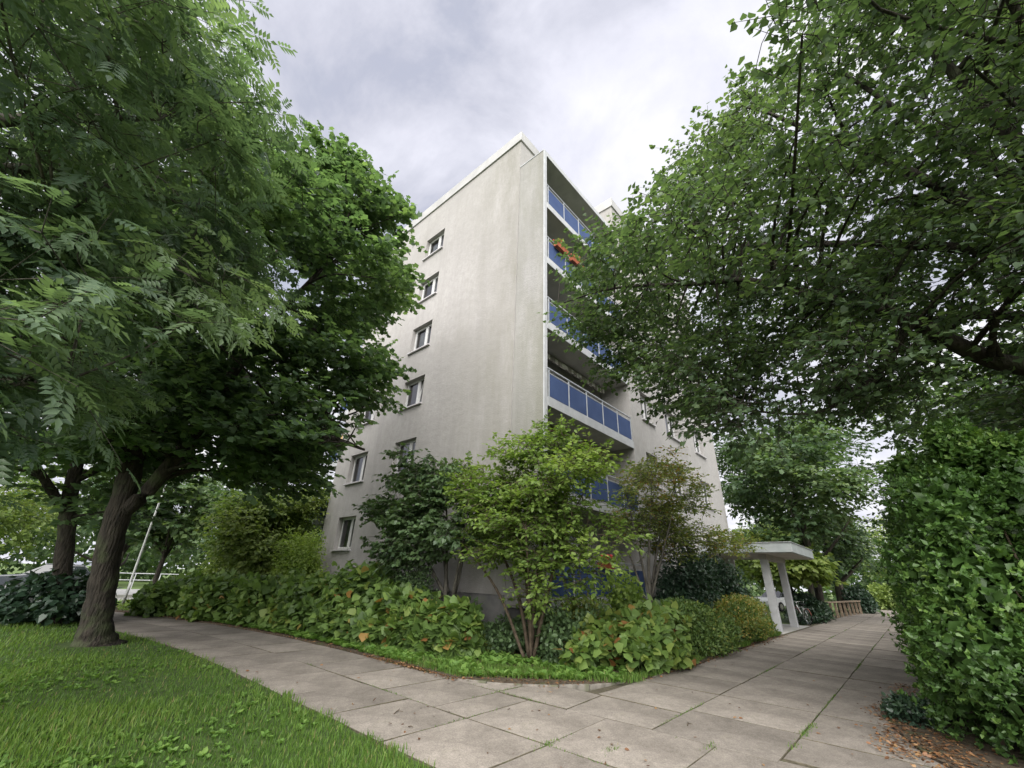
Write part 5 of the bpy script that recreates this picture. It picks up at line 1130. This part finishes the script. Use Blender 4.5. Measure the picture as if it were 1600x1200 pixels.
bush('tall_shrub', 'tall green shrub left of the gable, behind the broad-leaved row', 'shrub', (-21.2, 8.4, .05), 1.8, 1.4, 3.2, 'broad', (.12, .18), 'far_leaf_light', 5200, spiky=.08)
bush('tall_shrub', 'yellowish tall shrub near the bend of the left path', 'shrub', (-23.6, 7.2, .05), 1.7, 1.4, 3.0, 'broad', (.12, .18), 'far_leaf_light', 5200, spiky=.08)
bush('grey_green_shrub', 'small grey-green shrub low in front of the window shrub', 'shrub', (-10.2, 7.6, .05), 1.0, .6, 1.95, 'lance', (.07, .11), 'lilac_leaf', 3800, var_c=.55, spiky=.12)

# ------------------------------------------------------------------ the tall hedge on the right
def hedge():
    root = empty('hedge', (.9, 9.5, 0), 'tall clipped leafy hedge filling the lower right beside the path', 'hedge')
    r = np.random.default_rng(77)
    L = []
    y = 7.9
    while y < 31:
        xe = -.40 - .028*(y-9)               # path-side face of the hedge
        for z in (.45, 1.15, 1.9, 2.6):
            rad = r.uniform(.50, .68)
            shift = .10*z + .13*r.normal()
            L.append((xe + rad + shift, y + r.normal()*.15, z, rad))
            L.append((xe + rad + shift + .9, y + r.normal()*.15, z + .15, rad))
        y += .62 + .03*(y-7.9)
    for x in (.55, 1.2, 1.9, 2.6):           # the end that faces the camera
        for z in (.4, 1.1, 1.8, 2.6):
            L.append((x + r.normal()*.1, 7.55 - .10*x + .12*z + r.normal()*.08, z, r.uniform(.48, .62)))
    for i in range(46):                      # young shoots rising over the top
        y = 7.6 + 14*r.random()**1.6; x = .2 + 1.6*r.random() - .028*(y-9)
        L.append((x, y, 2.9 + .55*r.random(), r.uniform(.22, .42)))
    L = np.array(L)
    n = 38000
    near = 1/np.maximum(2.5, np.hypot(L[:, 0], L[:, 1]) - 4)**1.1
    k = r.choice(len(L), n, p=near/near.sum())
    u = nrm(r.normal(size=(n, 3)))
    P = L[k, :3] + u*(L[k, 3]*(.70 + .36*r.random(n) + .22*r.random(n)**4))[:, None]
    inside = np.zeros(n, bool)
    for j in range(len(L)):
        inside |= (np.linalg.norm(P - L[j, :3], axis=1) < L[j, 3]*.66)
    ok = (~inside) & (P[:, 2] > .04)
    P, u = P[ok], u[ok]
    # every point carries a whorl of leaves round a shoot tip
    K = 6
    m = len(P)*K
    sh = nrm(u*.8 + np.array((0, 0, .75)) + r.normal(0, .3, u.shape))
    sh, Pk = np.repeat(sh, K, 0), np.repeat(P, K, 0)
    ax = nrm(nrm(r.normal(size=(m, 3))) + sh*.75)
    ln = sh + r.normal(0, .3, (m, 3))
    sz = np.repeat(r.uniform(.05, .085, len(P)), K)*r.uniform(.7, 1.15, m)
    Pk = Pk - sh*(r.random(m)*.05)[:, None]
    var = np.clip(np.repeat(r.normal(.42, .2, len(P)), K) + r.normal(0, .1, m) + .15*np.sin(Pk[:, 1]*2.1 + Pk[:, 2]*3), 0, 1)
    leaves(root, 'broad', 'hedge_leaf', Pk, frames(ax, ln), sz, var, 300, name='foliage')
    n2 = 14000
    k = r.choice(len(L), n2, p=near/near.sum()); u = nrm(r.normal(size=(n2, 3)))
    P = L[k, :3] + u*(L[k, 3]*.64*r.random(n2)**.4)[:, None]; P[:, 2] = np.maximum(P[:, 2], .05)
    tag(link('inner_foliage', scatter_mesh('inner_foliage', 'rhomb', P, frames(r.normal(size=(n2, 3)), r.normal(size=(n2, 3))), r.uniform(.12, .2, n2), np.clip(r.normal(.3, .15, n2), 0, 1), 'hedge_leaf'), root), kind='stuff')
    g = G()
    for i in range(60):
        y = 7.7 + random.random()*10; x = .2 + random.random()*1.4
        top = (x + random.uniform(-.4, .4), y + random.uniform(-.3, .3), 1.6 + random.random()*1.2)
        g.tube([(x, y, 0), ((x+top[0])/2 + .05, (y+top[1])/2, top[2]*.5), top], [.03, .02, .008], 5, cap=False)
    tag(g.build('stems', 'twig_brown', root, smooth=True), kind='stuff')
hedge()
bush('low_ivy', 'small patch of dark creeping leaves at the foot of the hedge', 'ground cover', (-.45, 9.2, .03), .42, .75, .22, 'oval', (.05, .08), 'dark_leaf', 1500, var_c=.7)

# ------------------------------------------------------------------ far wood closing the horizon
def far_wood(label, az0, az1, r0, h, n, mat, seed):
    r = np.random.default_rng(seed)
    az = np.radians(r.uniform(az0, az1, n)); rr = r0*(1 + .25*r.random(n))
    top = h*(.62 + .2*np.sin(az*23 + seed) + .18*np.sin(az*57 + 2*seed))
    z = top*r.random(n)**.7
    P = np.c_[rr*np.sin(az), rr*np.cos(az), z]
    s = .011*r0
    o = link('far_wood', scatter_mesh('far_wood', 'rhomb', P, frames(nrm(r.normal(size=(n, 3))), np.array((0, 0, .8)) + r.normal(0, .6, (n, 3))), r.uniform(s*.7, s*1.3, n), np.clip(r.normal(.45, .2, n) + .25*np.sin(az*41)*np.sin(z*.9), 0, 1), mat))
    tag(o, label, 'wood', kind='stuff')
far_wood('band of distant trees and bushes beyond the road on the left', -125, -55, 62, 11, 22000, 'far_leaf', 5)
far_wood('band of distant trees and bushes beyond the end of the right path', -22, 40, 92, 15, 18000, 'far_leaf', 6)
# ------------------------------------------------------------------ built things
# entrance canopy
can = empty('entrance_canopy', (-5, 23.4, 0), 'flat pale grey entrance canopy on two white posts beside the right path', 'canopy')
G().box((XF+.004, 20.95, 2.93), (-3.44, 26.0, 3.31)).build('roof', 'canopy_paint', can, bevel=.015)
G().box((XF+.004, 21.0, 2.90), (-3.49, 25.95, 2.928)).build('soffit', 'canopy_soffit', can)
G().box((XF+.004, 20.92, 3.312), (-3.41, 26.03, 3.335)).build('roof_edge', 'white_metal', can)
for y in (21.6, 24.8):
    G().box((-4.84, y, 0), (-4.56, y+.30, 2.9)).build('post', 'post_white', can, bevel=.012)
G().box((-4.86, 21.5, 2.70), (-4.54, 25.2, 2.898)).build('beam', 'canopy_soffit', can)

# bicycle between the posts
def bicycle(loc, rz, label):
    b = empty('bicycle', loc, label, 'bicycle', rz=rz)
    def part(g, nm, mat, par=b, smooth=True): return g.build(nm, mat, par, smooth=smooth, world=False)
    for y in (-.52, .52):
        w = part(G().ring((0, y, .34), .32, .022, 0, 28, 6), 'wheel', 'tyre')
        part(G().ring((0, y, .34), .295, .012, 0, 28, 5), 'rim', 'chrome', w)
        sp = G()
        for i in range(14):
            a = 2*math.pi*i/14
            sp.tube([(0, y, .34), (0, y+.29*math.cos(a), .34+.29*math.sin(a))], .003, 3, cap=False)
        part(sp, 'spokes', 'chrome', w)
    fr = G()
    bb_, st, hd, rear = (0, -.08, .30), (0, -.24, .78), (0, .34, .80), (0, -.52, .34)
    for a, c, r in ((bb_, st, .017), (bb_, hd, .02), (st, (0, .31, .70), .017), (rear, bb_, .011), (rear, st, .011), (hd, (0, .37, .70), .02)):
        fr.tube([a, c], r, 8)
    part(fr, 'frame', 'bike_white')
    part(G().tube([(0, .33, .86), (0, .42, .58), (0, .52, .34)], .014, 8), 'fork', 'bike_white')
    part(G().tube([(-.28, .16, .98), (-.26, .28, 1.0), (0, .34, .97), (.26, .28, 1.0), (.28, .16, .98)], .011, 8).tube([(0, .33, .84), (0, .34, .97)], .013, 8), 'handlebar', 'chrome')
    part(G().add([(-.08, -.40, .90), (.08, -.40, .90), (.03, -.10, .92), (-.03, -.10, .92), (-.06, -.38, .84), (.06, -.38, .84), (.02, -.12, .88), (-.02, -.12, .88)], [(0,1,2,3),(4,7,6,5),(0,4,5,1),(1,5,6,2),(2,6,7,3),(3,7,4,0)]).tube([(0, -.24, .76), (0, -.26, .87)], .012, 8), 'saddle', 'tyre')
    part(G().tube([(-.05, -.75, .72), (-.05, -.35, .72)], .006, 5).tube([(.05, -.75, .72), (.05, -.35, .72)], .006, 5).tube([(0, -.7, .72), (0, -.53, .35)], .006, 5), 'carrier', 'chrome')
    fd = G()
    for y in (-.52, .52):
        fd.tube([(0, y+.37*math.cos(a), .34+.37*math.sin(a)) for a in np.linspace(.5, 2.9, 9)], .016, 5)
    part(fd, 'mudguard', 'bike_red')
    part(G().ring((.05, -.08, .30), .09, .008, 0, 18, 4).tube([(0, -.08, .30), (.1, -.08, .30), (.1, -.05, .14)], .008, 5), 'crank', 'chrome')
bicycle((-4.75, 27.6, .02), R(35), 'white-framed bicycle parked behind the canopy posts')
bicycle((-5.45, 23.4, .02), R(20), 'bicycle half hidden behind the front canopy post, against the shrub')

# low timber rail along the far path
fence = empty('timber_rail', (-4.3, 39, 0), 'low weathered timber rail on posts along the far right path', 'fence')
n = 9
for i in range(n):
    t = i/(n-1); y = 34 + 11*t; x = -4.55 + .75*t
    G().box((x-.07, y-.07, -.05), (x+.07, y+.07, .86)).build('post', 'wood_grey', fence, bevel=.01)
    if i < n-1:
        t2 = (i+1)/(n-1); y2 = 34 + 11*t2; x2 = -4.55 + .75*t2
        G().add([(x-.16, y, .865), (x+.16, y, .865), (x2+.16, y2-.015, .865), (x2-.16, y2-.015, .865), (x-.16, y, .94), (x+.16, y, .94), (x2+.16, y2-.015, .94), (x2-.16, y2-.015, .94)],
                [(0,3,2,1),(4,5,6,7),(0,1,5,4),(1,2,6,5),(2,3,7,6),(3,0,4,7)]).build('board', 'wood_grey', fence)

# lamp post and road railing on the far left
lp = empty('lamp_post', (-25.3, 4.0, 0), 'slim pale grey lamp post beside the bend of the left path', 'lamp post')
G().tube([(-25.3, 4.0, -.05), (-25.3, 3.99, .9), (-25.3, 3.97, .92), (-25.3, 3.93, 3.0), (-25.3, 3.9, 5.2)], [.06, .06, .045, .04, .035], 12).build('pole', 'lamp_grey', lp, smooth=True)
G().tube([(-25.3, 3.9, 5.2), (-25.3, 3.9, 5.24), (-25.3, 3.9, 5.5), (-25.3, 3.9, 5.56)], [.06, .20, .26, .05], 14).build('lamp_head', 'lamp_grey', lp, smooth=True)
rl = empty('road_railing', (-42, 8, 0), 'pale metal railing along the road behind the lamp post', 'railing')
for i in range(10):
    G().tube([(-43.6, 4+i*1.5, -.05), (-43.6, 4+i*1.5, 1.0)], .03, 6).build('post', 'white_metal', rl)
for z in (.55, 1.0):
    G().tube([(-43.6, 3.9, z), (-43.6, 17.6, z)], .03, 6).build('rail', 'white_metal', rl)

def car(loc, rz, paint, label):
    c = empty('parked_car', loc, label, 'car', 'parked cars', rz=rz)
    def part(g, nm, mat, par=c, smooth=False, bevel=0): return g.build(nm, mat, par, smooth=smooth, world=False, bevel=bevel)
    prof = [(-2.1, .35), (-2.15, .62), (-2.05, .86), (-1.2, .93), (-.95, .97), (1.45, 1.0), (2.05, .95), (2.12, .6), (2.05, .32)]
    g = G(); nn = len(prof)
    g.add([(x, -.86, z) for x, z in prof] + [(x, .86, z) for x, z in prof], [tuple(range(nn)), tuple(range(2*nn-1, nn-1, -1))] + [(i, nn+i, nn+(i+1) % nn, (i+1) % nn) for i in range(nn)])
    part(g, 'body', paint, bevel=.07)
    g = G()
    g.add([(-1.15, -.78, .95), (1.75, -.78, .99), (1.25, -.60, 1.46), (-.35, -.60, 1.46), (-1.15, .78, .95), (1.75, .78, .99), (1.25, .60, 1.46), (-.35, .60, 1.46)], [(0,1,2,3),(7,6,5,4),(0,4,5,1),(1,5,6,2),(2,6,7,3),(3,7,4,0)])
    part(g, 'windows', 'car_glass', bevel=.04)
    part(G().box((-.36, -.60, 1.45), (1.26, .60, 1.50)), 'roof', paint, bevel=.02)
    for x in (-1.3, 1.3):
        for y in (-.80, .80):
            w = part(G().tube([(x, y-.1, .32), (x, y+.1, .32)], .32, 20), 'wheel', 'tyre', smooth=False)
            part(G().tube([(x, y-.108, .32), (x, y+.108, .32)], .2, 14), 'rim', 'chrome', w)
    for y in (-.62, .62):
        part(G().box((-2.16, y-.18, .62), (-2.08, y+.18, .78)), 'headlight', 'chrome', bevel=.02)
        part(G().box((2.06, y-.16, .68), (2.14, y+.16, .86)), 'tail_light', 'flower_red', bevel=.02)
car((-37.5, 2.2, -.02), R(82), 'car_dark', 'dark car on the road, seen left of the maple trunk')
car((-8.6, 42, 0), R(70), 'car_white', 'white car glimpsed behind the dark shrubs right of the canopy posts')
car((-9.3, 33, 0), R(95), 'car_white', 'white car glimpsed between the shrubs left of the canopy post')

# straw screen on the left balcony
ss = empty('straw_screen', (-21, 9.9, 7.6), 'straw-coloured curved screen on the upper left balcony by the maple', 'screen')
g = G(); vs = []
for i in range(13):
    a = math.pi*i/12
    vs += [(-20.85 - .75*math.cos(a), 9.95, 6.8+.9 + 1.0*math.sin(a)), (-20.85 - .75*math.cos(a), 10.0, 6.8+.9 + 1.0*math.sin(a))]
vs2 = [(x, y, 7.3) for x, y, z in vs]
g.add(vs + vs2, [(2*i, 2*i+2, 26+2*i+2, 26+2*i) for i in range(12)] + [(2*i+1, 26+2*i+1, 26+2*i+3, 2*i+3) for i in range(12)] + [(2*i, 2*i+1, 2*i+3, 2*i+2) for i in range(12)])
g.build('panel', 'straw', ss)

# ------------------------------------------------------------------ grass, weeds, litter
def grass(name, label, P, hgt, width, mat, varc=None, simple=False):
    n = len(P)
    a = rng.random(n)*2*math.pi
    d = np.c_[np.cos(a), np.sin(a), np.zeros(n)]
    lean = nrm(rng.normal(size=(n, 3)))*np.array((1, 1, 0))*rng.uniform(.1, .75, n)[:, None]
    h = hgt[:, None]; w = width[:, None]
    v0 = P - d*w; v1 = P + d*w
    m = P + np.array((0, 0, .55))*h + lean*h*.32
    v2 = m - d*w*.75; v3 = m + d*w*.75
    tip = P + np.array((0, 0, .92))*h + lean*h*.95
    V = np.stack([v0, v1, v3, v2, tip], 1).reshape(-1, 3)
    F = np.array([(0, 1, 4)]) if simple else np.array([(0, 1, 2), (0, 2, 3), (3, 2, 4)])
    F = (F[None] + (np.arange(n)*5)[:, None, None]).reshape(-1, 3)
    var = np.clip(rng.normal(.45, .2, n) + (varc if varc is not None else 0), 0, .92)
    var = np.where(rng.random(n) < .03, 1, var)
    o = link(name, np_mesh(name, V, F, mat, np.repeat(var, 5)))
    tag(o, label, 'grass', kind='stuff')
    return o
def patch(x, y):
    return .5 + .25*np.sin(x*1.7 + 1.3*np.sin(y*.9)) + .25*np.sin(y*2.3 + 1.1*np.sin(x*1.4 + 2))
bendv = np.vectorize(bend)
# near lawn: denser close to the camera
n = 230000
rr_ = 2.6 + 24*rng.random(n)**2.1; aa = np.radians(rng.uniform(-128, -42, n))
x, y = rr_*np.sin(aa), rr_*np.cos(aa)
ed = PATH_S + bendv(x)
edge_n = .06*np.sin(x*5.3) + .05*np.sin(x*11.7 + 1) + .04*rng.normal(size=n)
ok = (y < ed + edge_n - .02) & (x < -3.28 + .05*rng.normal(size=n)) & (x > -25.5) & (y > -9) & ~((x > -3.7) & (y > 3.0))
ok &= (np.hypot(x + 13.6, y - 1.9) > .6)
x, y, rr_ = x[ok], y[ok], rr_[ok]
pn = patch(x, y)
hg = (.036 + .050*pn)*rng.uniform(.6, 1.35, len(x))*np.clip(.85 + rr_*.03, .9, 1.4)
wd = .0020 + .00050*rr_
wd = wd*rng.uniform(.7, 1.3, len(x)); vc = .5*(pn - .45)
nr = rr_ < 8
PL = np.c_[x, y, np.full(len(x), .016)]
grass('lawn_grass', 'mown green lawn with uneven tufts in the lower left', PL[nr], hg[nr], wd[nr], 'grass_blade', vc[nr])
grass('far_lawn_grass', 'lawn grass around the foot of the maple', PL[~nr], hg[~nr], wd[~nr], 'grass_blade', vc[~nr], True)
# far lawn strips
n = 18000
x = rng.uniform(-28, -20, n); y = rng.uniform(-10, 12, n)
ok = (y < PATH_S + bendv(x) - .1) | (y > PATH_N + bendv(x) + .2)
ok &= (y < 9)
x, y = x[ok], y[ok]
grass('verge_grass', 'bright grass strip beyond the path bend at the far left', np.c_[x, y, np.full(len(x), 0)], rng.uniform(.10, .2, len(x)), rng.uniform(.012, .02, len(x)), 'grass_blade', .25)
# grassy rim of the planting bed
n = 26000
x = rng.uniform(-9.5, -4.0, n); y = rng.uniform(5.7, 8.2, n)
ln_ = np.where(x < -6.25, 5.78, 5.78 + (x + 6.25)*.92)
d_ = y - ln_
ok = (d_ > .02) & (d_ < 1.15) & (rng.random(n) < .25 + .8*patch(x*1.6, y*1.6)) & ((x < -5.2) | (d_ < .6))
x, y = x[ok], y[ok]
grass('bed_grass', 'ragged grass rim in front of the corner shrubs', np.c_[x, y, np.full(len(x), .05)], rng.uniform(.05, .15, len(x)), rng.uniform(.003, .007, len(x)), 'grass_blade', .05)
def weeds(name, label, P, size, mat, tmpl='oval', K=6, up=.55, parent=None):
    n = len(P)
    a = rng.random((n, K))*2*math.pi
    ax = np.stack([np.cos(a), np.sin(a), rng.uniform(.2, up+.35, (n, K))], -1).reshape(-1, 3)
    ln = np.tile(np.array((0, 0, 1.0)), (n*K, 1)) + rng.normal(0, .25, (n*K, 3))
    Q = np.repeat(P, K, 0)
    sz = np.repeat(size, K)*rng.uniform(.6, 1.2, n*K)
    o = link(name, scatter_mesh(name, tmpl, Q, frames(nrm(ax), ln), sz, np.clip(rng.normal(.5, .22, n*K), 0, 1), mat))
    tag(o, label, 'weeds', kind='stuff')
n = 3200
x = rng.uniform(-12, -3.6, n); y = rng.uniform(-3.5, 3.0, n)
ok = rng.random(n) < np.clip(patch(x*.9 + 2, y*.9)*1.8 - .5, 0, 1)
ok &= (np.hypot(x + 13.6, y - 1.9) > .7)
x, y = x[ok], y[ok]
weeds('lawn_weeds', 'broad-leaved weeds and clover scattered through the lawn', np.c_[x, y, np.full(len(x), .03)], rng.uniform(.035, .08, len(x)), 'weed_leaf', 'oval', 7)
n = 1500
x = rng.uniform(-9.0, -4.2, n); y = rng.uniform(5.8, 8.6, n)
ln_ = np.where(x < -6.25, 5.78, 5.78 + (x + 6.25)*.92)
ok = (y > ln_ + .08) & (y < ln_ + 2.2) & (rng.random(n) < patch(x*2.1, y*2.1 + 1))
x, y = x[ok], y[ok]
weeds('bed_weeds', 'low leafy weeds covering the corner of the planting bed', np.c_[x, y, np.full(len(x), .07)], rng.uniform(.07, .17, len(x)), 'weed_leaf', 'oval', 7)
# fringe of low growth at the foot of the left shrubs
n = 900
x = rng.uniform(-21, -8, n); y = PATH_N + bendv(x) + rng.uniform(.08, .9, n)
weeds('edge_weeds', 'low weeds along the shrub side of the left path', np.c_[x, y, np.full(n, .07)], rng.uniform(.08, .18, n), 'weed_leaf', 'heart', 6)

n = 9000
y = rng.uniform(7.6, 20.5, n); x = -4.12 - .012*(y-8) - np.abs(rng.normal(0, .14, n)) + .05*np.sin(y*3)
ok = rng.random(n) < patch(x*3, y*1.3)
grass('bed_edge_grass', 'thin grass fringe along the bed edge of the right path', np.c_[x[ok], y[ok], np.full(ok.sum(), .05)], rng.uniform(.04, .12, ok.sum()), rng.uniform(.004, .008, ok.sum()), 'grass_blade', 0)
# moss and grass growing in the slab joints
js = []
for xj in (-2.83, -1.50):
    for y in np.arange(6, 26, .035):
        js.append((xj + (-.004*(y-9) if y > 9 else 0), y, max(0, .5 + .5*math.sin(y*1.3 + xj*7))))
for yj in (4.45, 5.74):
    for x in np.arange(-9, -2.2, .035):
        js.append((x, yj, max(0, .5 + .5*math.sin(x*1.9 + yj*3))))
for xj, ya, yb in ((-4.6, 3.3, 5.7), (-3.38, 4.4, 5.8), (-2.1, 4.5, 5.9), (-5.25, 4.5, 6.8)):
    for y in np.arange(ya, yb, .035):
        js.append((xj, y, max(0, .4 + .6*math.sin(y*2.7 + xj*5))))
js = np.array(js)
js = np.repeat(js, 5, 0)
js = js[rng.random(len(js)) < js[:, 2]**3*.9]
P = np.c_[js[:, :2] + rng.normal(0, .011, (len(js), 2)), np.full(len(js), .002)]
grass('joint_grass', 'moss and grass growing in the joints of the paving', P, rng.uniform(.018, .05, len(P)), rng.uniform(.003, .006, len(P)), 'grass_blade', -.1)
# a few larger tufts in the joints
tf = []
for cx, cy, k in ((-3.37, 4.47, 90), (-2.85, 4.9, 40), (-1.49, 7.1, 160), (-1.49, 7.5, 120), (-1.5, 6.5, 60), (-.72, 9.9, 160), (-2.12, 5.8, 60)):
    tf.append(np.c_[rng.normal(cx, .03, k), rng.normal(cy, .10, k), np.full(k, .0)])
tf = np.vstack(tf)
grass('joint_tufts', 'taller grass tufts in the wider joints of the paving', tf, rng.uniform(.02, .06, len(tf)), rng.uniform(.003, .006, len(tf)), 'grass_blade', 0)

# fallen leaves and crumbs along the edges
L_ = []
def litter(n, fx):
    L_.append(fx(n))
litter(800, lambda n: np.c_[rng.normal(-.66, .12, n), rng.uniform(6.9, 12, n), np.full(n, .05)])
litter(500, lambda n: np.c_[rng.normal(-.3, .22, n), rng.normal(7.6, .5, n), np.full(n, .05)])
litter(120, lambda n: np.c_[-1.0 + np.abs(rng.normal(0, .12, n))*-1 + .25, rng.uniform(8.6, 9.9, n), np.full(n, .032)])
litter(700, lambda n: (lambda x: np.c_[x, np.where(x < -6.25, 5.72, 5.72 + (x + 6.25)*.95) + rng.normal(0, .07, n), np.full(n, .05)])(rng.uniform(-9, -4.6, n)))
litter(900, lambda n: (lambda x: np.c_[x, PATH_N + bendv(x) + rng.normal(.1, .13, n), np.full(n, .06)])(rng.uniform(-22, -7, n)))
litter(500, lambda n: np.c_[rng.normal(-4.1, .10, n), rng.uniform(8.3, 20, n), np.full(n, .05)])
litter(900, lambda n: (lambda x: np.c_[x, 6 + 2.6*rng.random(n), np.full(n, .06)])(rng.uniform(-9, -4.6, n)))
litter(160, lambda n: np.c_[rng.uniform(-9, -.6, n), rng.uniform(3.3, 12, n), np.full(n, .03)])
P = np.vstack(L_); n = len(P)
o = link('leaf_litter', scatter_mesh('leaf_litter', 'oval', P, frames(rng.normal(size=(n, 3))*np.array((1, 1, .15)), np.array((0, 0, 1.)) + rng.normal(0, .35, (n, 3))), rng.uniform(.025, .06, n), rng.random(n), 'litter_leaf'))
tag(o, 'brown fallen leaves along the path edges and below the hedge', 'leaf litter', kind='stuff')
# twigs on the paving
for i, (x, y, a, l, lb) in enumerate(((-4.75, 3.72, .4, .06, 'short dark twig on the paving near the lawn'), (-2.6, 6.35, 1.9, .16, 'thin dry twig on the paving at the junction'), (-5.35, 3.95, 2.2, .22, 'forked dry twig lying on the left path'))):
    r_ = empty('twig', (x, y, .03), lb, 'twig')
    dx_, dy_ = math.cos(a)*l, math.sin(a)*l
    G().tube([(x-dx_/2, y-dy_/2, .031), (x, y+.01, .037), (x+dx_/2, y+dy_/2, .032)], [.006, .005, .003], 6).build('stick', 'twig_brown', r_)
    G().tube([(x, y+.01, .036), (x+dy_*.35, y-dx_*.35, .034)], [.004, .002], 5).build('side_shoot', 'twig_brown', r_)
